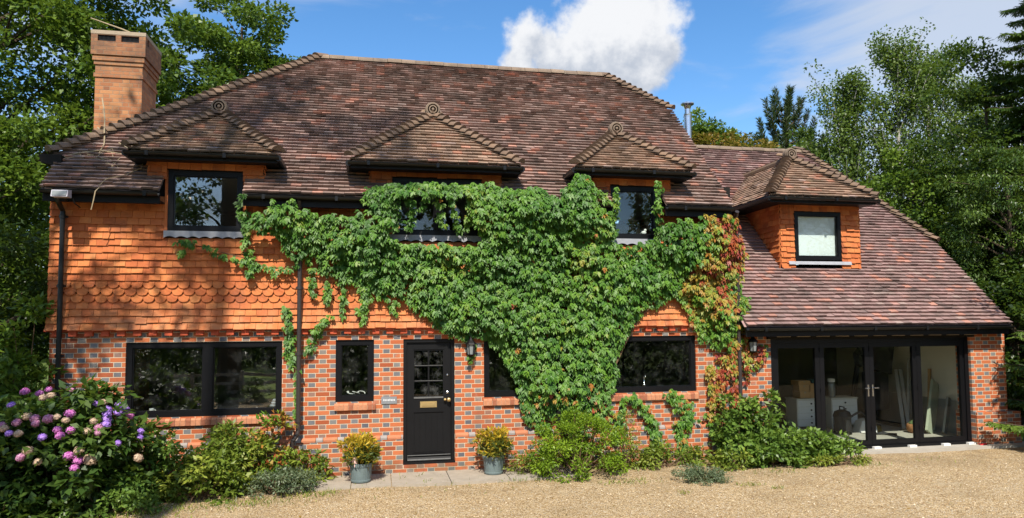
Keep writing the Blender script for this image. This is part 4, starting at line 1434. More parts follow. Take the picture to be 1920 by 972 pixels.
# cylinder vacuum cleaner with a looped hose
t = thing('vacuum_cleaner', (9.55, 1.35, FZ), 'black canister vacuum cleaner with a looped hose by the chests', 'vacuum cleaner')
m = MB()
m.lathe([(.14, .05), (.17, .07), (.17, .34), (.18, .36), (.18, .38), (.15, .46), (.06, .50)], (9.55, 1.35, FZ), 20)
m.build('drum', M['rubber'], t, smooth=False)
m = MB()
for k in range(4):
    a = k * math.pi / 2 + .6
    m.lathe([(.01, 0), (.028, .01), (.028, .045), (.01, .055)], (9.55 + .16 * math.cos(a), 1.35 + .16 * math.sin(a), FZ), 10)
m.build('castor', M['gutter'], t)
m = MB()
pts = [(9.68 + .42 * f + 0.06 * math.sin(f * 5), 1.30 - .2 * f, FZ + .33 + .18 * math.sin(f * 3.1) - .31 * f ** 2) for f in np.linspace(0, 1, 16)]
pts += [(10.2 + .25 * f, 1.08 - .2 * f, FZ + .03) for f in np.linspace(0.1, 1, 6)]
m.tube(pts, 0.022, 8)
m.build('hose', M['rubber'], t, smooth=True)
m = MB()
m.tube([(9.55, 1.28, FZ + .48), (9.55, 1.28, FZ + .56), (9.55, 1.42, FZ + .56), (9.55, 1.42, FZ + .48)], .014, 8)
m.build('handle', M['gutter'], t)
t = thing('paper_sack', (10.15, 1.55, FZ), 'slumped white paper sack on the garage floor', 'sack')
m = MB()
q = [(9.98, 1.40, FZ), (10.38, 1.36, FZ), (10.45, 1.45, FZ + .10), (10.30, 1.50, FZ + .26), (10.12, 1.48, FZ + .22)]
m.prism(q, (.03, .26, -.01))
m.prism([(10.40, 1.36, FZ), (10.50, 1.36, FZ + .02), (10.52, 1.44, FZ + .12), (10.44, 1.45, FZ + .11)], (.02, .2, 0), 1)
m.build('sack_body', [M['paper'], M['leaf_amber']], t)
# exercise machine, a black silhouette
t = thing('exercise_machine', (11.05, 2.3, FZ), 'tall black exercise machine standing behind the middle door leaves', 'exercise machine')
m = MB()
m.box(10.75, 10.83, 1.8, 2.9, FZ, FZ + .08); m.box(11.35, 11.43, 1.8, 2.9, FZ, FZ + .08)
m.box(10.83, 11.35, 2.72, 2.80, FZ + .01, FZ + .07)
m.build('base', M['rubber'], t)
m = MB()
m.bar((10.79, 2.75, FZ + .08), (10.79, 2.3, FZ + 1.9), .09, .07)
m.bar((11.39, 2.75, FZ + .08), (11.39, 2.3, FZ + 1.9), .09, .07)
m.box(10.79, 11.39, 2.26, 2.34, FZ + 1.84, FZ + 1.92)
m.build('upright', M['rubber'], t)
m = MB()
m.prism([(10.55, 2.05, FZ + 1.35), (11.35, 2.05, FZ + 1.15), (11.45, 2.05, FZ + 1.80), (10.75, 2.05, FZ + 1.90), (10.5, 2.05, FZ + 1.62)], (0, .16, 0))
m.build('weight_shroud', M['rubber'], t)
m = MB()
m.prism([(10.72, 2.1, FZ + .35), (11.3, 2.1, FZ + .35), (11.3, 2.1, FZ + 1.2), (10.72, 2.1, FZ + 1.2)], (0, .12, 0))
m.build('back_pad', M['rubber'], t)
m = MB()
m.tube([(10.6, 2.0, FZ + 1.6), (10.35, 1.8, FZ + 1.75), (10.3, 1.6, FZ + 1.55)], .035, 8)
m.lathe([(.02, -.03), (.07, -.02), (.07, .02), (.02, .03)], (10.3, 1.6, FZ + 1.6), 12)
m.build('arm', M['rubber'], t)
m = MB()
for dx in (0, .12):
    m.bar((11.1 + dx, 1.45, FZ + .02), (11.45 + dx, 2.05, FZ + 1.25), .07, .04)
m.build('rail', M['grey_panel'], t)
t = thing('woven_basket', (11.08, 1.12, FZ), 'round woven basket with a green cloth in the garage', 'basket')
m = MB(); m.lathe([(.10, 0), (.15, .05), (.165, .14), (.14, .19), (.125, .19), (.12, .15)], (11.08, 1.12, FZ), 22); m.build('bowl', M['basket'], t, smooth=True)
m = MB()
pr = [(.115, .17), (.12, .20), (.07, .25), (.02, .28)]
m.lathe(pr, (11.08, 1.12, FZ), 10); m.build('cloth', M['green_cloth'], t)
def board(name, a, b, w, th, mat, label, cat='board', n=(1, 0, .2)):
    m = MB()
    a, b = Vector(a), Vector(b)
    d = (b - a)
    x = d.normalized().cross(Vector(n)).normalized()
    z = x.cross(d.normalized())
    m.obox((a + b) / 2, d / 2, x * w / 2, z * th / 2)
    m.obox(a + d * .5 + x * w * .46 - z * (th * .5 + .004), d * .497, x * w * .03, z * .004)
    tag(m.build(name, M[mat]), label, cat)
board('panel', (11.28, 0.95, FZ + .01), (11.74, 1.25, FZ + 1.02), .34, .05, 'sage_board', 'wide pale green board leaning on the garage wall', n=(.6, -1, .2))
board('panel', (11.52, .82, FZ + .01), (11.78, .95, FZ + .72), .16, .04, 'grey_panel', 'short grey board leaning in front of the green board', n=(.6, -1, .2))
board('panel', (11.55, 1.75, FZ + .01), (11.78, 1.95, FZ + 1.45), .5, .03, 'grey_panel', 'broad grey sheet leaning behind the thin rods', n=(.7, -1, .2))
board('plank', (11.70, 1.42, FZ + .01), (11.79, 1.45, FZ + 1.30), .08, .05, 'cardboard', 'narrow yellow timber standing against the garage wall', 'timber', n=(.6, -1, .2))
for i, (a, b) in enumerate((((11.30, 1.25, FZ), (11.62, 1.65, FZ + 1.0)), ((11.22, 1.15, FZ), (11.24, 1.2, FZ + .62)))):
    m = MB(); m.tube([a, b], .012, 8); m.tube([Vector(a), Vector(a) + Vector((0, 0, .03))], .03, 8)
    tag(m.build('metal_rod', M['chrome']), ['slim metal rod leaning against the broad grey sheet', 'short upright rod beside the woven basket'][i], 'rod')

# small things on the window boards
def on_sill(x, y, z, kind):
    m = MB()
    if kind == 'mug':
        m.lathe([(.03, 0), (.034, .005), (.036, .09), (.031, .09), (.03, .015)], (x, y, z), 16)
        m.tube([(x + .035, y, z + .07), (x + .06, y, z + .06), (x + .06, y, z + .03), (x + .034, y, z + .02)], .006, 6)
        tag(m.build('mug', M['white']), 'white mug on the window board by the hydrangea', 'mug')
    if kind == 'cloth':
        m.prism([(x - .2, y, z), (x + .2, y, z), (x + .17, y, z + .03), (x + .03, y, z + .055), (x - .12, y, z + .04)], (0, .12, 0))
    if kind == 'ball':
        m.lathe([(.006, 0), (.022, .008), (.030, .03), (.022, .052), (.006, .06)], (x, y, z), 14)
for a, b, c, d in [WINS['W1']]:
    m = MB(); m.box(a + .02, b - .02, 0.11, 0.30, c + .01, c + .035); m.build('window_board', M['plaster_dim'], house)
on_sill(-3.42, 0.17, 0.908, 'mug')
m = MB()
pts = [(-3.05 + .075 * i, .17 + .01 * math.sin(i * 2), .908) for i in range(10)]
for i, (x, y, z) in enumerate(pts[:-1]):
    h = .025 + .014 * math.sin(i * 1.9)
    m.prism([(x, y, z), (x + .074, y, z), (x + .074, y, z + h), (x + .03, y, z + h + .008), (x, y, z + h)], (0, .09, 0))
tag(m.build('folded_cloth', M['paper']), 'long crumpled white cloth on the window board', 'cloth')
m = MB()
m.prism([(-2.32, .15, .908), (-1.95, .15, .908), (-2.0, .15, .935), (-2.12, .15, .955), (-2.25, .15, .95)], (0, .1, 0))
tag(m.build('paper_bundle', M['white']), 'white bundle of papers on the board behind the second pane', 'papers')
m = MB(); m.lathe([(.006, 0), (.024, .008), (.032, .032), (.024, .056), (.006, .062)], (-1.86, .17, .908), 14)
tag(m.build('ornament', M['white'], smooth=True), 'small round white ornament on the window board', 'ornament')
t = thing('shell_ornament', (-1.62, .17, .908), 'stacked pale shell ornament at the window corner by the downpipe', 'ornament')
m = MB()
m.lathe([(.04, 0), (.06, .02), (.05, .05), (.02, .06)], (-1.65, .17, .908), 12)
m.build('base', M['paper'], t, smooth=True)
m = MB()
for k in range(3):
    m.lathe([(.02, 0), (.06 - .01 * k, .02), (.05 - .01 * k, .04), (.02, .05)], (-1.61 + .01 * k, .18, .965 + .04 * k), 12)
m.build('shell', M['lead'], t, smooth=True)
m = MB()
pts = [(-.46 + .28 * f + .03 * math.cos(f * 20), .12 + .03 * math.sin(f * 23), 1.15 + .02 * math.sin(f * 17) + .02) for f in np.linspace(0, 1, 60)]
m.tube(pts, .008, 6)
tag(m.build('cable_coil', M['paper'], smooth=True), 'tangled white cable behind the narrow window', 'cable')
m = MB()
m.lathe([(.028, 0), (.032, .01), (.032, .02), (.012, .03), (.010, .14), (.016, .155)], (4.72, .16, 1.16), 12)
m.tube([(4.72, .16, 1.31), (4.72, .10, 1.35), (4.72, .03 + .06, 1.30)], .010, 8)
tag(m.build('kitchen_tap', M['chrome'], smooth=True), 'chrome tap seen through the wide single window', 'tap')
m = MB(); m.lathe([(.02, 0), (.045, .02), (.05, .045), (.03, .07), (.012, .075)], (4.72, .05, 3.85), 12)
m.lathe([(.01, .06), (.026, .075), (.02, .11)], (4.75, .05, 3.85), 10)
tag(m.build('ornament', M['white'], smooth=True), 'white bird-shaped ornament inside the upstairs window by the flue', 'ornament')

# ------------------------------------------------------------------ planting helpers
def snoise(P, seed, f=1.0, octs=4):
    r = np.random.default_rng(seed)
    out = np.zeros(len(P)); a = 1.0; tot = 0
    for o in range(octs):
        for _ in range(3):
            k = r.normal(0, 1, 3) * f; ph = r.uniform(0, 6.28)
            out += a * np.sin(P @ k + ph)
        tot += a * 1.7; a *= .6; f *= 2.0
    return out / tot
def rdir(n):
    return norm(rng.normal(0, 1, (n, 3)))
def clump_points(c, rad3, n, seed, shell=0.5, lump=0.28, zmin=None):
    d = rdir(n)
    r = rng.uniform(0, 1, n) ** 0.5 * (1 - shell) + shell
    k = 1 + lump * snoise(d, seed, 2.2, 3)
    P = np.asarray(c) + d * np.asarray(rad3) * (r * k)[:, None]
    if zmin is not None:
        P = P[P[:, 2] > zmin]
    return P
def foliage(centers, mid, per, cr, up=0.55, outw=0.6, jit=0.65, droop=0.25, flat=0.6):
    n = len(centers) * per
    C = np.repeat(centers, per, 0)
    s = np.repeat(rng.uniform(.65, 1.25, len(centers)), per)[:, None]
    off = rng.normal(0, 1, (n, 3)); off = norm(off) * (rng.uniform(0, 1, (n, 1)) ** .45) * cr * s
    off[:, 2] *= flat
    P = C + off
    outd = norm(P - np.asarray(mid))
    od = norm(off)
    N = norm(outd * outw * .5 + od * outw * .7 + np.array([0, 0, up]) + rng.normal(0, jit, (n, 3)) * .6)
    T = norm(od * .8 + outd * .3 + np.array([0, 0, -droop]) + rng.normal(0, .5, (n, 3)))
    r = np.repeat(rng.uniform(0, .55, len(centers)), per) + rng.uniform(0, .45, n)
    return P, T, N, r
def limbs(m, base, top, r0, targets, crook=0.15, rmin=0.012, h0=0.25):
    base, top = Vector(base), Vector(top)
    n = 7
    tr = []
    for i in range(n + 1):
        f = i / n
        p = base.lerp(top, f) + Vector((random.gauss(0, crook), random.gauss(0, crook), 0)) * (f * (1 - f) * 2)
        tr.append(p)
    m.tube(tr, [max(rmin, r0 * (1.25 if i == 0 else 1) * (1 - .85 * i / n)) for i in range(n + 1)], 9)
    H = top.z - base.z
    for q in targets:
        q = Vector(q)
        hd = math.hypot(q.x - base.x, q.y - base.y)
        f = min(.96, max(h0, (q.z - .75 * hd - base.z) / H))
        i = min(n - 1, int(f * n)); g = f * n - i
        a = tr[i].lerp(tr[i + 1], g)
        ra = max(rmin, r0 * (1 - .85 * f)) * .45
        mid = a.lerp(q, .5) + Vector((random.gauss(0, .1), random.gauss(0, .1), .10 * hd + random.gauss(0, .1)))
        m.tube([a, a.lerp(mid, .5) + Vector((0, 0, .03 * hd)), mid, q], [ra, ra * .8, ra * .6, rmin * .7], 5, cap=False)
def tree(name, label, base, H, cz, r3, nclump, per, cr, L, Wd, leaf, bark='bark', trunk=.2, lean=(0, 0), group=None, shell=.45, lump=.3, seed=1, zmin=None, nlimb=34, cat='tree', **kw):
    t = thing(name, (base[0], base[1], GZ - .03), label, cat, group)
    mid = (base[0] + lean[0], base[1] + lean[1], cz)
    C = clump_points(mid, r3, nclump, seed, shell, lump, zmin)
    m = MB()
    sub = C[rng.permutation(len(C))[:nlimb]]
    limbs(m, (base[0], base[1], GZ - .1), (mid[0], mid[1], cz + r3[2] * .75), trunk, sub)
    m.build('trunk', M[bark], t)
    P, T, N, r = foliage(C, (mid[0], mid[1], cz - r3[2] * .4), per, cr, **kw)
    n = len(P)
    leaf_mesh('crown', P, T, N, L * rng.uniform(.7, 1.2, n), Wd * rng.uniform(.7, 1.2, n), r, M[leaf], t)
    return t

# ------------------------------------------------------------------ trees behind the house
tree('broadleaf_tree', 'large bright green tree filling the sky behind the chimney', (-9.8, 7.8), 14, 7.4, (5.9, 3.4, 6.6), 430, 230, .66, .15, .10, 'leaf_oak', trunk=.34, group='trees behind the house', seed=3, lump=.16, nlimb=60, shell=.3)
tree('broadleaf_tree', 'rounded oak rising behind the main ridge and hip', (-4.4, 12.2), 13, 9.8, (2.6, 2.2, 3.2), 120, 230, .52, .16, .105, 'leaf_oak', trunk=.24, group='trees behind the house', seed=8, lump=.3)
tree('broadleaf_tree', 'paler green tree showing between chimney and oak', (-7.6, 12.5), 9, 6.6, (2.6, 2.2, 2.6), 70, 210, .55, .16, .105, 'leaf_lime', trunk=.2, group='trees behind the house', seed=12)
tree('broadleaf_tree', 'lower green tree crowding the chimney-end wall', (-9.2, 4.6), 8, 4.4, (2.9, 1.7, 3.6), 150, 170, .5, .13, .085, 'leaf_oak', trunk=.2, group='trees behind the house', seed=14)
tree('yew_tree', 'dark dense evergreen beside the tile-hung end of the house', (-7.6, 2.6), 5, 2.6, (1.75, 1.8, 3.0), 110, 170, .42, .12, .06, 'leaf_dark', trunk=.2, seed=5, lump=.2)
tree('yew_tree', 'dark low evergreen behind the hydrangea', (-6.6, 0.5), 3, 1.2, (1.3, 1.0, 1.5), 60, 150, .35, .12, .055, 'leaf_dark', trunk=.1, seed=6, lump=.2)
tree('broadleaf_tree', 'distant dark green tree just past the steel flue', (18.9, 25.2), 12, 11.4, (3.1, 2, 3.2), 90, 190, .65, .2, .13, 'leaf_oak', trunk=.2, group='trees behind the garage', seed=21)
tree('broadleaf_tree', 'distant dark tree between the flue and the pine', (22.4, 25.5), 12, 10.2, (3.2, 2, 3.0), 90, 190, .65, .2, .13, 'leaf_dark', trunk=.2, group='trees behind the garage', seed=22)
tree('amber_shrub', 'orange-tinted small tree above the garage ridge by the flue', (11.3, 10.2), 8.5, 7.7, (1.1, .9, 1.15), 36, 130, .34, .12, .08, 'leaf_amber', trunk=.1, group='amber trees behind the garage ridge', seed=23, cat='small tree')
tree('amber_shrub', 'orange-tinted small tree above the garage ridge before the pine', (13.1, 10.4), 8.5, 7.8, (1.2, .9, 1.15), 36, 130, .34, .12, .08, 'leaf_amber', trunk=.1, group='amber trees behind the garage ridge', seed=24, cat='small tree')
tree('broadleaf_tree', 'leafy green tree in front of the pine, over the garage ridge', (15.6, 11.4), 9, 7.0, (2.4, 1.2, 2.0), 90, 180, .42, .13, .08, 'leaf_birch', trunk=.12, group='trees behind the garage', seed=25)
# loose tall birches
for i, (x, y, h, w, lab) in enumerate(((16.4, 10.0, 11.0, 1.7, 'loose airy birch nearest the pine'), (18.3, 9.6, 12.4, 1.9, 'tallest of the loose airy birches'), (19.9, 10.0, 12.2, 1.9, 'airy birch between the tallest birch and the spruce'), (21.4, 9.6, 11.2, 1.6, 'airy birch partly behind the spruce'))):
    t = thing('birch_tree', (x, y, GZ), lab, 'birch', 'birches behind the garage')
    m = MB(); pts = []
    n = 74
    ends = []
    for k in range(n):
        f = random.uniform(.12, .97)
        a = random.uniform(0, 6.28)
        zz = h * f
        rr = w * (1.15 - abs(f - .5) * 1.15) * random.uniform(.45, 1)
        e = Vector((x + rr * math.cos(a), y + .7 * rr * math.sin(a), min(h * 1.0, zz + rr * random.uniform(.5, 1.1))))
        ends.append(e)
        b = Vector((x + .05 * math.sin(zz), y, max(.6, zz - rr * .9)))
        m.tube([b, b.lerp(e, .5) + Vector((0, 0, -.1)), e], [.028, .018, .006], 5, cap=False)
        for q in range(7):
            g = .35 + .65 * q / 6
            pts.append(b.lerp(e, g) + Vector((random.gauss(0, .12), random.gauss(0, .12), random.gauss(0, .1))))
    m.tube([(x, y, GZ - .1), (x + .1, y, h * .3), (x - .05, y, h * .65), (x, y, h)], [.14, .11, .06, .01], 8)
    for q in range(9):
        pts.append(Vector((x + random.gauss(0, .08), y, h * (.86 + .016 * q))))
    m.build('trunk', M['birch_bark'], t)
    P, T, N, r = foliage(np.array([tuple(p) for p in pts]), (x, y, h * .5), 40, .34, droop=.7, up=.35, jit=.9, flat=.95)
    nn = len(P)
    leaf_mesh('crown', P, T, N, .105 * rng.uniform(.7, 1.2, nn), .08 * rng.uniform(.7, 1.2, nn), r, M['leaf_birch'], t)
# Scots pine: upright brushes of needles
def pine():
    x, y, h = 18.0, 16.0, 12.7
    t = thing('pine_tree', (x, y, GZ), 'bushy pine with upright needle brushes above the garage ridge', 'pine')
    m = MB()
    m.tube([(x, y, GZ), (x + .1, y, h * .5), (x, y, h - .8)], [.22, .16, .05], 9)
    P, T, N = [], [], []
    for k in range(38):
        a = k * 2.4 + random.uniform(-.3, .3)
        f = (k + .5) / 38
        zz = h - .45 - 3.6 * f
        rr = (.12 + 1.75 * f ** .8) * random.uniform(.75, 1.05)
        e = Vector((x + rr * math.cos(a), y + rr * .8 * math.sin(a), zz - .35))
        b = Vector((x, y, zz - .5 * rr - .45))
        tip = e + Vector((.45 * f * math.cos(a) + .12 * math.cos(a), .3 * math.sin(a), random.uniform(.8, 1.2)))
        m.tube([b, b.lerp(e, .6) + Vector((0, 0, -.12)), e, tip], [.05, .035, .025, .01], 5, cap=False)
        for q in range(260):
            g = random.uniform(-.35, 1)
            p = e.lerp(tip, g) if g > 0 else e.lerp(b, -g)
            ax = (tip - e).normalized()
            d = Vector((random.gauss(0, 1), random.gauss(0, 1), random.gauss(0, 1))).normalized()
            d = (d - ax * d.dot(ax)).normalized()
            P.append(p); T.append(ax * .9 + d); N.append(d * .3 + Vector((0, 0, .6)) + ax.cross(d) * random.gauss(0, .5))
    m.build('trunk', M['bark'], t)
    n = len(P)
    leaf_mesh('crown', np.array([tuple(p) for p in P]), np.array([tuple(p) for p in T]), np.array([tuple(p) for p in N]), rng.uniform(.20, .30, n), rng.uniform(.025, .04, n), rng.uniform(0, 1, n), M['needle_pine'], t)
pine()
# spruce with drooping boughs
def spruce(x, y, h, spread, label, seed, zlow=.6, nb=95, sz=1.0):
    random.seed(seed)
    t = thing('spruce_tree', (x, y, GZ), label, 'spruce', 'spruces at the garage end')
    m = MB()
    m.tube([(x, y, GZ - .1), (x, y, h * .5), (x, y, h)], [.20, .13, .015], 9)
    P, T, N, R = [], [], [], []
    for k in range(nb):
        f = (k + random.random()) / nb
        zz = zlow + (h - zlow) * f
        L = spread * (1 - f) ** .8 * random.uniform(.75, 1.1) + .15
        a = k * 2.4 + random.uniform(-.4, .4)
        dh = Vector((math.cos(a), math.sin(a), 0)); sd = Vector((-dh.y, dh.x, 0))
        pr = lambda s: Vector((x, y, zz)) + dh * L * s + Vector((0, 0, L * (-.38 * s + .30 * s * s)))
        m.tube([pr(0), pr(.35), pr(.7), pr(1)], [.03, .02, .012, .004], 5, cap=False)
        tone = random.uniform(0, .5)
        ns = int(L * 19) + 3
        for q in range(ns):
            s = .12 + .88 * q / ns
            p = pr(s)
            tw = (.14 + .50 * (1 - s)) * min(1, L) * random.uniform(.7, 1.2)
            for sgn in (-1, 1):
                d = (sd * sgn + dh * .75 + Vector((0, 0, -.28 + random.gauss(0, .12)))).normalized()
                k2 = max(2, int(tw / .055))
                for w in range(k2):
                    b = p + d * tw * w / k2
                    for s2 in (-1, 1):
                        dd = (d + dh * .5 * s2 + sd * .35 * s2 + Vector((0, 0, -.25))).normalized()
                        P.append(b); T.append(dd); N.append(Vector((random.gauss(0, .35), random.gauss(0, .35), 1))); R.append(tone + .25 * s + random.uniform(0, .3))
    m.build('trunk', M['bark'], t)
    n = len(P)
    leaf_mesh('crown', np.array([tuple(p) for p in P]), np.array([tuple(p) for p in T]), np.array([tuple(p) for p in N]), rng.uniform(.10, .15, n) * sz, rng.uniform(.030, .045, n) * sz, np.array(R), M['needle_spruce'], t)
spruce(16.9, 2.6, 13.5, 2.7, 'tall spruce with drooping boughs at the edge of the drive', 4, nb=150)
tree('feathery_tree', 'bright feathery evergreen overhanging the garage verge at the drive edge', (15.2, 2.6), 7, 4.3, (1.35, 1.2, 2.2), 120, 190, .34, .10, .03, 'needle_spruce', trunk=.14, seed=37, droop=.9, lump=.3)
tree('cypress_tree', 'dense dark evergreen filling the gap behind the feathery tree', (16.6, 4.4), 9, 4.6, (2.3, 1.6, 5.0), 190, 170, .5, .13, .07, 'leaf_dark', trunk=.2, seed=38, lump=.2)
spruce(13.05, -1.35, 5.2, 1.75, 'young spruce at the drive edge reaching past the garage pier', 9, zlow=.4, nb=60)
tree('hazel_tree', 'bright leafy tree between the birches and the tall spruce', (15.4, 5.8), 7.5, 5.0, (1.9, 1.6, 2.3), 90, 170, .45, .12, .08, 'leaf_lime', trunk=.12, seed=31, cat='tree')
tree('holly_tree', 'dark evergreen close behind the garage verge', (14.2, 5.2), 5.5, 3.0, (1.3, 1.4, 2.6), 90, 150, .40, .11, .07, 'leaf_dark', trunk=.14, seed=33, cat='tree')
tree('holly_tree', 'dark evergreen standing under the tall spruce', (15.2, 2.0), 4.6, 2.0, (1.6, 1.4, 2.3), 100, 150, .40, .11, .07, 'leaf_dark', trunk=.14, seed=34, cat='tree')
tree('holly_tree', 'dark evergreen furthest along behind the garage pier', (18.2, 4.5), 5.6, 2.6, (2.2, 2.0, 3.2), 100, 150, .5, .12, .08, 'leaf_dark', trunk=.14, seed=35, cat='tree')
# trees on the viewer's side of the drive (their shade and reflections reach the house)
tree('broadleaf_tree', 'tall loose tree across the drive shading the chimney end', (-7.6, -7.6), 17, 12.6, (3.2, 2.6, 5.0), 44, 90, .62, .17, .12, 'leaf_oak', trunk=.26, group='trees across the drive', seed=41, shell=.2, nlimb=40)
tree('broadleaf_tree', 'very tall oak across the drive dappling the main roof', (-5.0, -14.0), 26, 22.6, (4.2, 3.0, 3.6), 24, 75, .62, .20, .14, 'leaf_oak', trunk=.36, group='trees across the drive', seed=45, shell=.2, nlimb=30)
tree('holly_tree', 'dense evergreen across the drive shading the hydrangea', (-6.8, -6.2), 10, 6.7, (2.0, 1.4, 2.6), 64, 110, .5, .13, .085, 'leaf_dark', trunk=.16, seed=46, shell=.25)
tree('broadleaf_tree', 'small tree across the drive shading the garage pier', (12.2, -3.6), 8, 5.7, (1.25, 1.1, 2.2), 40, 70, .40, .12, .08, 'leaf_oak', trunk=.1, group='trees across the drive', seed=42, shell=.2)
tree('broadleaf_tree', 'loose tree by the field fence mirrored in the upstairs window', (-8.3, -31), 14, 9.6, (3.4, 2.6, 4.6), 60, 75, .8, .28, .19, 'leaf_dark', trunk=.26, group='trees along the field fence', seed=49)
for i, (x, y, h, w) in enumerate(((-14, -28, 15, 4.5), (0.5, -29, 14, 4.0), (9, -28, 14, 4.5), (18, -25, 15, 4.5))):
    tree('broadleaf_tree', ['tall tree by the field fence nearest the chimney side', 'tree by the field fence straight across from the front door', 'tree by the field fence facing the creeper', 'tree by the field fence facing the garage doors'][i], (x, y), h, h * .62, (w, w * .8, h * .38), 60, 75, .9, .30, .20, 'leaf_oak', trunk=.3, group='trees along the field fence', seed=50 + i)
def hedge(x0, x1, y0, y1, h, label, n, L=.16):
    t = thing('hedge', ((x0 + x1) / 2, (y0 + y1) / 2, GZ), label, 'hedge', 'hedges across the drive')
    m = MB()
    k = x0 + .3
    while k < x1:
        m.tube([(k, (y0 + y1) / 2, GZ - .1), (k + random.uniform(-.2, .2), (y0 + y1) / 2, GZ + h * .8)], [.06, .02], 5, cap=False)
        k += .9
    m.build('stem', M['bark'], t)
    P = rng.uniform(0, 1, (n, 3))
    f = rng.integers(0, 4, n)
    P[f == 0, 1] = 1; P[f == 1, 1] = 1; P[f == 2, 1] = 0; P[f == 3, 2] = 1
    P = P * np.array([x1 - x0, y1 - y0, h]) + np.array([x0, y0, GZ])
    P += rng.normal(0, .09, P.shape) + (.16 * snoise(P, 90, 1.2, 3))[:, None] * np.array([0, 1, 1])
    P[:, 2] = np.maximum(P[:, 2], GZ)
    N = norm(rng.normal(0, .5, (n, 3)) + np.array([0, .5, .6]))
    leaf_mesh('leaves', P, rdir(n), N, rng.uniform(.7, 1.3, n) * L, rng.uniform(.7, 1.3, n) * L * .7, rng.uniform(0, .8, n), M['leaf_dark'], t)
hedge(-22, -5.7, -16.4, -15.2, 2.1, 'clipped dark hedge across the drive on the chimney side of the gap', 11000)
hedge(-2.9, 32, -16.2, -15.0, 2.3, 'long dark hedge across the drive facing door and garage', 22000)
hedge(-20, 8, -33, -30.5, 3.6, 'tall dark hedge at the far side of the little field', 14000, .3)
def woodland():
    n = 26000
    P = np.zeros((n, 3)); side = rng.uniform(0, 1, n) < .5
    P[:, 0] = rng.uniform(-75, 85, n)
    top = 7.5 + 2.5 * snoise(np.stack([P[:, 0], P[:, 0] * 0, P[:, 0] * 0], 1), 5, .35, 3)
    P[:, 2] = rng.uniform(-.2, 1, n) * top
    P[:, 1] = np.where(side, 44, -58) + rng.uniform(-3, 3, n)
    o = leaf_mesh('woodland', P, rdir(n), norm(rdir(n) + np.array([0, 0, .6])), rng.uniform(.7, 1.3, n), rng.uniform(.5, .9, n), rng.uniform(0, 1, n), M['leaf_dark'])
    tag(o, 'far dark belt of woodland beyond the trees', 'woodland', kind='stuff')
woodland()
def fence():
    y = -12.75
    t = thing('paddock_fence', (-5, y, GZ), 'weathered post and rail fence between the drive and the little field', 'fence')
    z0 = GZ - .05
    xs = [-7.4, -5.9, -4.35, -2.75]
    for x in xs:
        m = MB(); m.box(x - .06, x + .06, y - .06, y + .06, z0 - .3, z0 + .98); m.build('post', M['fence_wood'], t)
    for z in (.24, .52, .82):
        for a, b in zip(xs, xs[1:]):
            m = MB(); m.box(a, b, y - .10, y - .062, z0 + z, z0 + z + .10); m.build('rail', M['fence_wood'], t)
fence()
for i, (x, y) in enumerate(((-5.0, -11.3), (-3.7, -11.5))):
    tree('box_shrub', ['dark rounded shrub by the field fence, further from the viewer', 'dark rounded shrub by the field fence, nearer the viewer'][i], (x, y), .6, .12, (.5, .4, .42), 40, 60, .14, .06, .035, 'leaf_dark', trunk=.03, seed=95 + i, nlimb=10, cat='shrub')

# ------------------------------------------------------------------ climbing creeper
def in_poly(P, poly):
    x, y = P[:, 0], P[:, 1]
    c = np.zeros(len(P), bool)
    n = len(poly)
    for i in range(n):
        x1, y1 = poly[i]; x2, y2 = poly[(i + 1) % n]
        k = ((y1 > y) != (y2 > y)) & (x < (x2 - x1) * (y - y1) / (y2 - y1 + 1e-12) + x1)
        c ^= k
    return c
def edge_dist(P, poly):
    d = np.full(len(P), 9.0)
    n = len(poly)
    for i in range(n):
        a = np.asarray(poly[i]); b = np.asarray(poly[(i + 1) % n])
        ab = b - a
        t = np.clip(((P - a) @ ab) / (ab @ ab + 1e-12), 0, 1)
        d = np.minimum(d, np.linalg.norm(P - a - t[:, None] * ab, axis=1))
    return d
CY = -0.16
def fac(pts): return facade(pts, CY)
MAIN = fac([(470, 402), (505, 384), (540, 376), (565, 385), (600, 398), (650, 402), (690, 392), (700, 350), (730, 338), (790, 342), (850, 340), (905, 342), (950, 352), (1000, 356), (1050, 366), (1066, 345), (1082, 328), (1105, 340), (1128, 372), (1142, 392), (1146, 458), (1232, 456), (1245, 424), (1300, 404), (1345, 400), (1378, 412), (1392, 470), (1388, 520), (1396, 580), (1398, 630), (1388, 690), (1350, 700), (1330, 640), (1312, 600), (1292, 556), (1262, 548), (1228, 572), (1196, 588), (1176, 606), (1162, 645), (1158, 690), (1146, 735), (1128, 760), (1112, 782), (1080, 786), (1045, 778), (1000, 786), (978, 755), (966, 716), (938, 655), (905, 638), (868, 628), (815, 612), (785, 585), (760, 556), (715, 548), (690, 560), (665, 536), (640, 540), (622, 506), (600, 508), (585, 478), (556, 492), (540, 470), (520, 436), (480, 436), (468, 470), (458, 440)])
HOLE = fac([(730, 362), (800, 364), (870, 362), (896, 372), (898, 452), (850, 462), (735, 452)])
HOLE2 = fac([(462, 425), (520, 434), (540, 470), (555, 478), (555, 500), (470, 490)])
RED = fac([(1305, 398), (1385, 398), (1405, 500), (1410, 640), (1440, 655), (1440, 700), (1400, 790), (1330, 790), (1322, 640), (1290, 600), (1270, 545), (1310, 480)])
YEL = fac([(1040, 690), (1150, 640), (1180, 600), (1300, 540), (1300, 420), (1420, 400), (1420, 720), (1150, 800), (1000, 800)])
SEED = {}
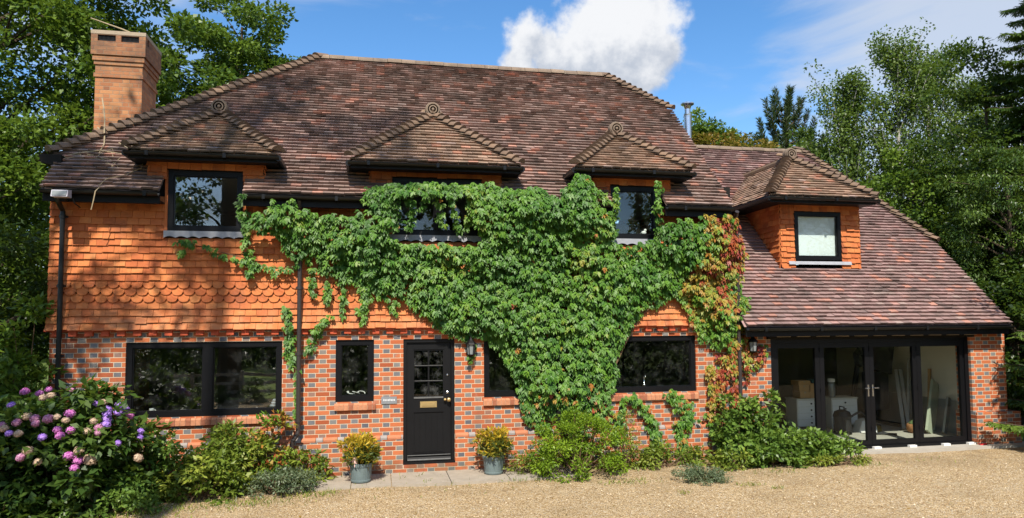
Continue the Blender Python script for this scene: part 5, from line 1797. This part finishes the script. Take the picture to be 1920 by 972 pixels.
def creeper():
    t = thing('climbing_creeper', (3.1, -0.15, GZ), 'green and reddening creeper covering the middle of the house front', 'creeper')
    lo, hi = MAIN.min(0) - .1, MAIN.max(0) + .1
    n = int((hi - lo).prod() * 690)
    Q = rng.uniform(lo, hi, (n, 2))
    P3 = np.stack([Q[:, 0], Q[:, 0] * 0, Q[:, 1]], 1)
    wob = np.stack([snoise(P3, 71, 5, 3), snoise(P3, 72, 5, 3)], 1) * .085
    Qw = Q + wob
    ok = in_poly(Qw, MAIN) & ~(in_poly(Qw, HOLE)) & ~in_poly(Qw, HOLE2)
    ed = edge_dist(Qw, MAIN)
    thin = snoise(P3, 75, 1.8, 3)
    core = np.exp(-((Q[:, 0] - 2.9) / 1.7) ** 2)
    dens = np.clip(.40 + 1.5 * ed + .55 * core + .38 * thin, .06, 1)
    ok &= rng.uniform(0, 1, n) < dens
    Q, P3, ed, core = Q[ok], P3[ok], ed[ok], core[ok]
    th = np.clip(.07 + .45 * ed, .06, .26) * (.75 + .35 * core) + (.08 * (snoise(P3, 73, 3.2, 3) + .3) + .085 * snoise(P3, 74, 14, 2)) * np.clip(ed * 4, 0, 1)
    th = np.clip(th, .05, .5)
    # the tile hanging and windows stand proud above, brick below
    yb = np.where(Q[:, 1] > 2.2, -.075, -.02)
    u = rng.uniform(0, 1, len(Q)) ** .7
    y = yb - th * u
    # bulge under gutters
    y -= .36 * np.clip((Q[:, 1] - 3.0) / 1.3, 0, 1) ** 1.5
    G = np.stack([Q[:, 0], y, Q[:, 1]], 1)
    G3 = [G]; dep = [u]
    strands = [
        ([(340, 452), (380, 462), (420, 478), (460, 492), (520, 506), (562, 498)], 11, 210), ([(462, 395), (464, 440), (466, 486), (470, 520)], 7, 130), ([(345, 455), (338, 482)], 4, 22),
        ([(455, 362), (450, 395), (462, 425)], 6, 60), ([(578, 470), (586, 510), (585, 552)], 6, 80), ([(610, 490), (614, 530), (612, 575)], 6, 80), ([(640, 520), (644, 560), (640, 592)], 6, 70), ([(682, 545), (684, 580), (680, 610)], 5, 60), ([(690, 560), (672, 585)], 8, 50), ([(720, 552), (740, 585), (742, 566)], 8, 50),
        ([(536, 575), (542, 610), (540, 650), (552, 690)], 10, 200), ([(618, 592), (600, 612), (585, 640), (574, 665)], 9, 120), ([(556, 690), (556, 740), (553, 780)], 4, 60), ([(690, 520), (683, 560)], 7, 60),
        ([(768, 345), (772, 390), (764, 432)], 8, 130), ([(795, 345), (800, 370), (790, 392)], 9, 100), ([(822, 345), (824, 392), (828, 424)], 7, 120), ([(848, 345), (852, 400), (862, 436)], 7, 120), ([(880, 345), (882, 390), (876, 430)], 9, 140), ([(715, 352), (704, 385), (722, 412)], 9, 120), ([(740, 348), (736, 380), (740, 430)], 12, 150), ([(700, 360), (730, 352), (790, 352), (860, 352), (900, 356)], 12, 700), ([(700, 352), (690, 372), (700, 392)], 13, 120),
        ([(1085, 330), (1072, 350), (1062, 372)], 12, 130), ([(1100, 345), (1122, 362), (1140, 380)], 10, 110), ([(1154, 350), (1154, 385), (1146, 418)], 7, 120), ([(1231, 336), (1234, 375), (1236, 420), (1230, 440)], 9, 170), ([(1150, 395), (1148, 450)], 9, 110),
        ([(1182, 742), (1205, 765), (1222, 790), (1232, 822), (1238, 855)], 14, 320), ([(1170, 745), (1166, 775), (1168, 800)], 8, 80), ([(1255, 738), (1268, 752), (1285, 760), (1292, 790), (1282, 800)], 17, 420), ([(1268, 790), (1280, 830), (1290, 858)], 12, 200), ([(1330, 690), (1340, 720), (1335, 745)], 14, 160), ([(1155, 690), (1140, 740), (1132, 790)], 12, 160), ([(1122, 760), (1160, 780), (1150, 830)], 8, 90),
        ([(1408, 630), (1404, 670), (1400, 712)], 9, 150), ([(1425, 648), (1430, 662), (1414, 690)], 10, 110), ([(1372, 640), (1380, 735), (1376, 800)], 13, 420), ([(1350, 690), (1352, 740), (1345, 780)], 14, 260), ([(1395, 560), (1400, 640), (1392, 690)], 12, 240), ([(1340, 740), (1330, 780), (1345, 830)], 14, 140),
        ([(872, 628), (885, 650), (884, 672)], 9, 80), ([(1190, 585), (1180, 610), (1165, 625)], 12, 110), ([(1000, 782), (1020, 800), (1030, 810)], 16, 130), ([(1060, 780), (1075, 800), (1090, 812)], 18, 170), ([(985, 768), (1000, 790)], 14, 80), ([(1180, 480), (1195, 540), (1180, 600)], 26, 260), ([(560, 395), (550, 378), (545, 372)], 7, 50), ([(505, 400), (512, 380), (510, 372)], 5, 40), ([(1250, 545), (1280, 560), (1300, 590), (1320, 640)], 16, 200),
    ]
    for pl, w, k in strands:
        p = fac(pl)
        seg = np.linalg.norm(np.diff(p, axis=0), axis=1); cum = np.concatenate([[0], np.cumsum(seg)])
        s = rng.uniform(0, cum[-1], int(k * .48))
        X = np.interp(s, cum, p[:, 0]); Z = np.interp(s, cum, p[:, 1])
        ww = w / 114
        X = X + rng.normal(0, ww * .42, len(s)); Z = Z + rng.normal(0, ww * .28, len(s))
        yb = np.where(Z > 2.2, -.10, -.045)
        Y = yb - np.abs(rng.normal(0, .035, len(s))) - np.where((X > 0.2) | (Z > 4.25), .34 * np.clip((Z - 3.3) / 1.0, 0, 1) ** 1.5, 0)
        G3.append(np.stack([X, Y, Z], 1)); dep.append(np.full(len(s), .9))
    G = np.concatenate(G3)
    k_ = ((CAMD + G[:, 1]) / (CAMD + CY))[:, None]
    G = np.concatenate([G[:, :1] * k_, G[:, 1:2], CAMH + (G[:, 2:] - CAMH) * k_], 1)
    dep = np.concatenate(dep)
    ng = len(G)
    # each leaf is a hand of drooping leaflets
    K = 6
    az = np.linspace(-1.0, 1.0, K)[None, :] + rng.normal(0, .16, (ng, K)) + rng.normal(0, .25, (ng, 1))
    tilt = rng.uniform(.20, .75, (ng, 1)) + rng.normal(0, .07, (ng, K))
    T = np.stack([np.sin(az), -tilt, -np.cos(az) * .95], -1).reshape(-1, 3)
    nb = np.stack([rng.normal(0, .22, ng), np.full(ng, -1.0), rng.uniform(.45, 1.2, ng)], 1)
    N = np.repeat(norm(nb), K, 0) + rng.normal(0, .16, (ng * K, 3))
    P = np.repeat(G, K, 0) + rng.normal(0, .006, (ng * K, 3))
    thin_ = np.concatenate([np.ones(len(G3[0])), np.full(ng - len(G3[0]), .80)])
    size = np.repeat(rng.uniform(.066, .118, ng) * thin_, K) * np.tile(np.array([.72, .95, 1.1, 1.1, .95, .72]), ng)
    Q2 = G[:, [0, 2]]
    G2 = np.stack([G[:, 0], G[:, 0] * 0, G[:, 2]], 1)
    tone = rng.uniform(0, .34, ng) + .10 * snoise(G2, 80, 2.5, 3) + .07 * (dep - .65)  # deeper leaves toned darker: the shade of the gaps is in their colour
    red = in_poly(Q2, RED); yel = in_poly(Q2, YEL)
    nz = snoise(G2, 81, 3.5, 3) + rng.normal(0, .35, ng)
    tone = np.where(yel, tone + .07 * np.clip(nz + .0, 0, 1.2) * np.clip((G[:, 0] - 3.2) / 2.0, 0, 1), tone)
    tone = np.where(red, np.where(nz > .32 + .5 * (G[:, 0] < 5.95), .85 + rng.uniform(-.12, .25, ng), np.where(nz > -.25, .46 + rng.uniform(0, .25, ng), tone + .1)), tone)
    small = rng.uniform(0, 1, ng) < .003
    tone = np.where(small, rng.uniform(.55, .9, ng), tone)
    # inner leaves on the lower wall are reddish brown and dry
    inner = (G[:, 2] < 1.25) & (rng.uniform(0, 1, ng) < .10) & (G[:, 0] > 2.2)
    tone = np.where(inner, rng.uniform(.55, .8, ng), tone)
    r = np.clip(np.repeat(tone, K) + rng.normal(0, .035, ng * K), 0, 1.15)
    leaf_mesh('leaves', P, T, N, size, size * .44, r, M['leaf_creeper'], t, fold=.22, shape=.42, curl=.12)
    m = MB()
    def stem(pl, r0, r1, y=-.05):
        p = facade(pl, y)
        pts = []
        for i in range(len(p) - 1):
            for q in range(5):
                f = q / 5
                a = p[i] * (1 - f) + p[i + 1] * f
                pts.append((a[0] + random.gauss(0, .008), y + random.gauss(0, .006) - (.05 if a[1] > 2.2 else 0), a[1]))
        m.tube(pts, list(np.linspace(r0, r1, len(pts))), 6)
    stem([(1075, 860), (1082, 800), (1070, 700), (1040, 600), (980, 500), (900, 430)], .035, .008)
    stem([(1092, 862), (1096, 800), (1100, 700), (1110, 600), (1130, 500), (1090, 380)], .03, .008)
    stem([(1068, 860), (1060, 790), (1010, 700), (930, 620), (800, 550), (640, 470), (520, 400)], .028, .006)
    stem([(1100, 860), (1125, 780), (1150, 690), (1200, 590), (1290, 520), (1350, 430)], .026, .006)
    stem([(1372, 870), (1374, 760), (1368, 640), (1360, 520), (1345, 420)], .024, .006)
    stem([(1240, 860), (1232, 820), (1212, 775), (1185, 742)], .01, .005)
    stem([(1290, 860), (1282, 800), (1262, 745)], .01, .005)
    stem([(465, 486), (400, 470), (342, 453)], .007, .004, -.08)
    stem([(560, 500), (510, 505), (465, 490)], .007, .004, -.08)
    stem([(556, 790), (555, 700), (542, 640), (538, 580)], .007, .004, -.07)
    m.build('stem', M['vine_stem'], t)
creeper()

# dead creeper stems lying over the tiles at the chimney end
def dead_vine():
    t = thing('dead_vine', (-3.9, .1, 4.8), 'tangle of bare dry stems on the roof tiles beside the chimney', 'dead vine')
    zr = lambda y: y - EY + EZ + .035
    m = MB()
    def onroof(pts, r):
        # each mark is (x, distance up the slope)
        out = [(x + random.gauss(0, .01), y, zr(y) + abs(random.gauss(0, .012)) + e) for x, y, e in pts]
        m.tube(out, list(np.linspace(r, r * .5, len(out))), 5)
    onroof([(-4.5, .72, .1), (-4.36, .62, .05), (-4.30, .45, .02), (-4.32, .30, .0), (-4.45, .22, .0), (-4.7, .16, .02), (-4.88, .10, .02)], .012)
    onroof([(-4.85, .12, .02), (-4.6, .25, .02), (-4.3, .32, .03), (-4.0, .28, .02), (-3.75, .2, .03), (-3.6, .05, .05)], .011)
    onroof([(-4.1, .5, .03), (-3.9, .38, .02), (-3.75, .22, .02), (-3.62, .1, .04), (-3.58, -.05, .06), (-3.8, -.18, .04), (-4.0, -.28, .04), (-4.05, -.38, .02)], .011)
    m.tube([(-4.05, -.38, EZ + .03), (-4.08, -.46, EZ - .05), (-4.10, -.47, EZ - .2), (-4.13, -.46, EZ - .33)], .008, 5)
    m.tube([(-4.62, 1.2, 6.2), (-4.5, .95, 5.95), (-4.40, .72, 5.7), (-4.34, .55, 5.42)], .011, 5)
    for k in range(16):
        x0 = random.uniform(-4.75, -3.7); y0 = random.uniform(.0, .5)
        x1 = x0 + random.uniform(-.5, .5); y1 = y0 + random.uniform(-.25, .25)
        onroof([(x0, y0, .01), ((x0 + x1) / 2, (y0 + y1) / 2 + .05, .02), (min(x1, -3.6), y1, .01)], .006)
    m.build('stem', M['twig'], t)
dead_vine()

# ------------------------------------------------------------------ front garden
def shrub(name, label, base, r3, nclump, per, cr, L, Wd, leaf, cat='shrub', group=None, seed=1, cz=None, shell=.35, lump=.22, stems=14, tall=0, **kw):
    t = thing(name, (base[0], base[1], GZ), label, cat, group)
    cz = GZ + r3[2] * .45 if cz is None else cz
    C = clump_points((base[0], base[1], cz), r3, nclump, seed, shell, lump, GZ + .02)
    C[:, 1] = np.minimum(C[:, 1], -.10)
    m = MB()
    for q in C[rng.permutation(len(C))[:stems]]:
        b = Vector((base[0] + random.gauss(0, .08), min(base[1] + random.gauss(0, .06), -.1), GZ - .05))
        q = Vector(q)
        m.tube([b, b.lerp(q, .5) + Vector((random.gauss(0, .04), 0, .05)), q], [.012, .009, .004], 5, cap=False)
    m.build('stem', M['vine_stem'], t)
    P, T, N, r = foliage(C, (base[0], base[1], cz - r3[2] * .4), per, cr, **kw)
    n = len(P)
    P[:, 1] = np.minimum(P[:, 1], -.06)
    P[:, 2] = np.maximum(P[:, 2], GZ + .005)
    leaf_mesh('leaves', P, T, N, L * rng.uniform(.65, 1.25, n), Wd * rng.uniform(.65, 1.25, n), r, M[leaf], t)
    return t
def hydrangea():
    c = np.array([-4.15, -1.20, .40]); r3 = np.array([1.22, .90, 1.02])
    t = shrub('hydrangea', 'large hydrangea bush with pink, violet and faded flower heads', (c[0], c[1]), tuple(r3), 190, 62, .26, .135, .085, 'leaf_hydrangea', seed=61, cz=c[2], shell=.45, lump=.16, stems=30, up=.8, droop=.35)
    meshes = {}
    def head_mesh(mat, big):
        m = MB()
        n = 74
        R = .052 if not big else .085
        for i in range(n):
            zf = 1 - 1.55 * (i + .5) / n
            a = i * 2.39996
            rr = math.sqrt(max(0, 1 - zf * zf))
            nv = Vector((rr * math.cos(a), rr * math.sin(a), zf))
            nv = (nv + Vector((random.gauss(0, .12), random.gauss(0, .12), random.gauss(0, .12)))).normalized()
            x = nv.orthogonal().normalized()
            x.rotate(Matrix.Rotation(random.uniform(0, 6.28), 3, nv))
            y = nv.cross(x)
            p = Vector((nv.x * R, nv.y * R, nv.z * R * .85)) * random.uniform(.84, 1.14)
            m.c = random.random()
            w = R * .21
            for k in range(4):
                d = (x if k % 2 == 0 else y) * (1 if k < 2 else -1)
                e = nv.cross(d)
                m.poly([p, p + d * w * .6 + e * w * .5, p + d * w * 1.15 + nv * w * .15, p + d * w * .6 - e * w * .5])
        m.c = .2
        m.lathe([(.005, -.06 * R / .08), (.055 * R / .082, -.045 * R / .082), (.068 * R / .082, 0), (.055 * R / .082, .045 * R / .082), (.005, .06 * R / .082)], (0, 0, 0), 10)
        return m.mesh('flower_head', M[mat], None, recalc=False)
    col = {'p': 'petal_pink', 'P': 'petal_magenta', 'v': 'petal_violet', 'b': 'petal_violet', 'c': 'petal_cream', 'C': 'petal_cream'}
    heads = [(190, 222, 'P'), (370, 205, 'P'), (300, 235, 'P'), (385, 250, 'c'), (325, 268, 'c'), (555, 208, 'p'), (85, 322, 'v'), (530, 388, 'P'), (200, 408, 'c'), (265, 425, 'p'), (125, 455, 'p'), (270, 462, 'p'), (365, 428, 'p'), (430, 415, 'c'), (500, 438, 'c'), (435, 510, 'P'), (455, 555, 'P'), (535, 515, 'P'), (660, 522, 'c'), (750, 495, 'p'), (745, 535, 'p'), (320, 567, 'b'), (68, 538, 'v'), (138, 540, 'c'), (30, 500, 'c'), (12, 478, 'p'), (210, 668, 'c'), (155, 722, 'p'), (285, 755, 'c'), (520, 708, 'P'), (595, 740, 'P'), (565, 800, 'P'), (600, 670, 'c'), (690, 730, 'C'), (812, 360, 'v'), (812, 392, 'v'), (812, 430, 'v'), (805, 470, 'v'), (905, 325, 'v'), (900, 380, 'v'), (950, 355, 'v'), (985, 400, 'P'), (735, 312, 'b'), (780, 300, 'c'), (710, 445, 'c'), (1070, 520, 'b'), (1065, 568, 'b'), (895, 612, 'b'), (1050, 725, 'c')]
    for zx, zy, k in heads:
        px, py = zx / 4.05, 680 + zy / 4.05
        d = np.array([(px - 960) / FPX, -(py - CYP) / FPX, 1.0]) @ MR
        o = np.array([0, -CAMD, CAMH])
        a = d / (r3 * 1.03); b = (o - c) / (r3 * 1.03)
        A, B, C_ = a @ a, 2 * a @ b, b @ b - 1
        D = B * B - 4 * A * C_
        tt = (-B - math.sqrt(D)) / (2 * A) if D > 0 else -B / (2 * A)
        p = o + d * tt
        key = (k, random.randrange(2))
        if key not in meshes:
            meshes[key] = head_mesh(col[k], k == 'C')
        h = bpy.data.objects.new('flower_head', meshes[key])
        COL.objects.link(h)
        h.parent = t
        h.location = Vector(p) - LOC[t.name]
        nrm = Vector((p - c) / r3).normalized() * .8 + Vector((0, -.15, .55))
        h.rotation_euler = nrm.to_track_quat('Z', 'Y').to_euler()
        s = random.uniform(.82, 1.18) * (.8 if k in 'b' else 1)
        h.scale = (s, s, s * random.uniform(.8, 1))
        LOC[h.name] = LOC[t.name]
hydrangea()
shrub('corner_climber', 'bright leafy climber at the chimney-end corner by the black downpipe', (-5.08, -.1), (.34, .3, 1.5), 44, 60, .20, .13, .055, 'leaf_lime', seed=62, cz=1.25, cat='climber')
shrub('leafy_shrub', 'tall dark green shrub under the wide window beside the hydrangea', (-3.0, -.75), (.5, .42, .58), 50, 60, .17, .085, .045, 'leaf_shrub', seed=63)
shrub('weedy_shrub', 'tall yellow-green weedy shrub under the wide window', (-2.05, -.50), (.55, .34, .74), 60, 60, .17, .10, .04, 'leaf_weed', seed=64)
shrub('weedy_shrub', 'low yellow-green weed clump spilling forward under the wide window', (-2.45, -1.0), (.62, .4, .55), 46, 60, .15, .09, .045, 'leaf_weed', seed=65)
shrub('rose_shrub', 'small bronze and green shrub beside the brown downpipe', (-1.55, -.35), (.33, .26, .85), 26, 46, .15, .09, .045, 'leaf_creeper', seed=66)
shrub('periwinkle', 'dark trailing ground cover at the foot of the hydrangea', (-3.5, -1.55), (.75, .5, .32), 60, 60, .14, .065, .035, 'leaf_shrub', seed=67, cat='ground cover plant')
shrub('dark_weed', 'dark low weeds at the lawn corner below the hydrangea', (-4.6, -1.75), (.85, .5, .38), 50, 60, .15, .09, .045, 'leaf_hydrangea', seed=68, cat='weeds')
shrub('silver_ground_cover', 'silvery spreading ground cover by the end of the paving', (-1.35, -.95), (.58, .35, .26), 60, 70, .12, .05, .022, 'leaf_silver', seed=69, cat='ground cover plant')
shrub('leafy_weed', 'bright green weed clump at the paving end below the downpipe', (-1.15, -.35), (.42, .22, .30), 34, 44, .12, .10, .04, 'leaf_weed', seed=70, cat='weeds')
shrub('spiraea', 'rounded fine-leaved green bush beside the creeper roots', (3.22, -.72), (.80, .56, .74), 170, 90, .14, .058, .022, 'leaf_spiraea', seed=71, cz=.10, shell=.55, lump=.12, stems=26)
shrub('dry_shrub', 'brownish twiggy shrub leaning on the rounded bush', (4.05, -.48), (.34, .25, .62), 34, 36, .14, .055, .022, 'leaf_weed', seed=72)
shrub('elder_shrub', 'tall leafy shrub between the house drainpipe and garage doors', (6.25, -.40), (.42, .28, .62), 40, 46, .17, .11, .065, 'leaf_shrub', seed=73, cz=.42)
shrub('elder_shrub', 'dense rounded shrub before the garage brick pier', (6.62, -.70), (.68, .42, .50), 60, 62, .17, .10, .055, 'leaf_shrub', seed=74)
shrub('leafy_shrub', 'low spreading shrub in front of the first garage door leaf', (7.62, -.62), (.55, .34, .36), 50, 62, .15, .09, .045, 'leaf_shrub', seed=75)
shrub('leafy_weed', 'slender upright weed against the garage pier', (7.02, -.25), (.14, .12, .62), 12, 40, .13, .12, .06, 'leaf_shrub', seed=76, cz=.5, stems=5, cat='weeds')
shrub('leafy_weed', 'yellowish weeds along the wall under the single-light window', (4.85, -.38), (.85, .22, .26), 60, 44, .11, .085, .03, 'leaf_weed', seed=77, cat='weeds')
shrub('leafy_weed', 'yellowish weed fringe at the near end of the rounded bush', (2.45, -.5), (.3, .3, .24), 24, 40, .1, .06, .025, 'leaf_weed', seed=78, cat='weeds')
shrub('leafy_weed', 'low yellow weeds in front of the garage door shrub', (7.7, -1.0), (.65, .16, .12), 36, 40, .09, .06, .025, 'leaf_weed', seed=79, cat='weeds')
shrub('leafy_weed', 'sparse weeds at the gravel edge before the tall leafy shrub', (5.9, -.8), (.6, .28, .2), 36, 40, .1, .07, .03, 'leaf_weed', seed=80, cat='weeds')
shrub('weed_mat', 'silvery mat of weeds alone in the gravel', (4.95, -1.52), (.42, .36, .13), 46, 80, .10, .045, .016, 'leaf_silver', seed=81, cat='weeds', stems=6)
# scattered tufts in the gravel
def tufts():
    P = []
    for (x, y, s, k) in ((5.5, -2.05, .1, 50), (5.75, -2.3, .06, 26), (3.9, -1.45, .22, 70), (4.3, -2.3, .06, 20), (-.85, -1.2, .22, 160), (-1.6, -1.5, .3, 220), (-2.6, -1.55, .4, 260), (-3.3, -1.9, .4, 260), (-4.4, -2.2, .5, 300), (6.4, -1.3, .25, 60), (8.2, -1.15, .25, 70), (3.6, -1.45, .15, 50), (1.2, -.98, .7, 60), (0, -.98, .7, 50), (2.3, -.96, .2, 60), (9.5, -1.1, .5, 20), (0.4, -.10, .5, 60)):
        q = rng.normal(0, 1, (k, 3)) * np.array([s, s * .45, 0]) + np.array([x, y, GZ + .005])
        P.append(q)
    P = np.concatenate(P)
    n = len(P)
    T = norm(np.stack([rng.normal(0, .6, n), rng.normal(0, .6, n), np.ones(n)], 1))
    o = leaf_mesh('grass_tufts', P, T, rdir(n), rng.uniform(.03, .10, n), rng.uniform(.006, .014, n), rng.uniform(0, 1, n), M['leaf_weed'])
    tag(o, 'thin grass and weeds sprouting through the gravel edge', 'grass', kind='stuff')
tufts()
def fallen():
    n = 260
    P = np.stack([rng.uniform(-3, 13, n), -rng.uniform(.9, 8, n), np.full(n, GZ + .022)], 1)
    o = leaf_mesh('fallen_leaves', P, norm(rdir(n) * np.array([1, 1, .2])), norm(rdir(n) * .4 + np.array([0, 0, 1])), rng.uniform(.03, .06, n), rng.uniform(.015, .03, n), rng.uniform(.3, 1, n), M['leaf_amber'])
    tag(o, 'dry leaves scattered over the gravel drive', 'fallen leaves', kind='stuff')
fallen()
# loose stones that break the surface of the drive
def stones():
    n = 9000
    dpt = 9.5 * rng.uniform(0, 1, n) ** .8
    P = np.stack([rng.uniform(-4.5, 14, n), -.95 - dpt, np.full(n, GZ + .006)], 1)
    base = np.array([(1, 0, 0), (0, 1, 0), (-1, 0, 0), (0, -1, 0), (0, 0, 1), (0, 0, -.4)], float)
    F = [(0, 1, 4), (1, 2, 4), (2, 3, 4), (3, 0, 4)]
    V = np.zeros((n, 6, 3)); ang = rng.uniform(0, 6.28, n); s = rng.uniform(.006, .016, n)
    ca, sa = np.cos(ang), np.sin(ang)
    b = base[None] * (rng.uniform(.6, 1.3, (n, 6, 1)) * s[:, None, None])
    V[..., 0] = b[..., 0] * ca[:, None] - b[..., 1] * sa[:, None]
    V[..., 1] = b[..., 0] * sa[:, None] + b[..., 1] * ca[:, None]
    V[..., 2] = b[..., 2] * .8
    V += P[:, None]
    me = bpy.data.meshes.new('loose_gravel')
    Fa = (np.array(F)[None] + (np.arange(n) * 6)[:, None, None]).reshape(-1, 3)
    me.from_pydata(V.reshape(-1, 3).tolist(), [], Fa.tolist())
    m, t = newmat('loose_stone')
    c = t.ramp(t.attr('rnd'), [(0, (.26, .17, .09)), (.5, (.52, .38, .21)), (1, (.68, .58, .42))])
    t.bsdf(c, .85, .15)
    me.materials.append(m)
    add_rnd(me, np.repeat(rng.uniform(0, 1, n), 6))
    tag(link('loose_gravel', me), 'loose stones lying on the gravel drive', 'gravel', kind='stuff')
stones()

# ------------------------------------------------------------------ potted plants by the door
def potted(x, y, label, plabel, seed, label_tag=False):
    z = -0.124
    t = thing('plant_pot', (x, y, z), label, 'plant pot', 'grey-green pots by the front door')
    m = MB()
    m.lathe([(.145, 0), (.152, .012), (.155, .035), (.148, .04), (.168, .235), (.178, .24), (.182, .285), (.172, .29), (.165, .28), (.158, .25)], (x, y, z), 28)
    m.build('pot_body', M['pot'], t, smooth=False)
    m = MB(); m.lathe([(.01, .262), (.157, .258)], (x, y, z), 20); m.build('soil', M['soil'], t)
    random.seed(seed)
    p = thing('potted_shrub', (x, y, z + .25), plabel, 'potted plant', 'yellow-tipped shrubs in the pots by the door')
    C = clump_points((x, y - .02, z + .47), (.25, .22, .22), 46, seed, .3, .3, z + .28)
    m = MB()
    for q in C[:16]:
        q = Vector(q)
        b = Vector((x + random.gauss(0, .03), y + random.gauss(0, .03), z + .25))
        m.tube([b, b.lerp(q, .5) + Vector((0, 0, .03)), q], [.006, .005, .003], 5, cap=False)
    m.build('stem', M['vine_stem'], p)
    P, T, N, r = foliage(C, (x, y, z + .3), 42, .10, up=.4, droop=-.1)
    # yellow towards the crown top
    r = np.clip(r * .60 + .85 * np.clip((P[:, 2] - z - .44) * 4.0, 0, 1) * rng.uniform(.2, 1.2, len(P)) + .4 * (rng.uniform(0, 1, len(P)) < .22), 0, 1.1)
    leaf_mesh('leaves', P, T, N, rng.uniform(.06, .115, len(P)), rng.uniform(.018, .030, len(P)), r, M['leaf_variegated'], p)
    if label_tag:
        m = MB()
        m.prism([(x - .13, y - .16, z + .30), (x - .05, y - .17, z + .30), (x - .045, y - .165, z + .40), (x - .12, y - .155, z + .41)], (0, .003, 0))
        m.prism([(x - .095, y - .16, z + .24), (x - .085, y - .16, z + .24), (x - .085, y - .16, z + .31), (x - .095, y - .16, z + .31)], (0, .003, 0))
        tag(m.build('plant_tag', M['tag']), 'pink plant label stuck in the pot nearer the narrow window', 'plant label')
potted(-.21, -.56, 'grey-green plant pot below the narrow window', 'yellow-green shrub in the pot with the pink label', 91, True)
potted(1.88, -.45, 'grey-green plant pot between the front door and rounded bush', 'yellow-tipped shrub in the pot between door and rounded bush', 92)
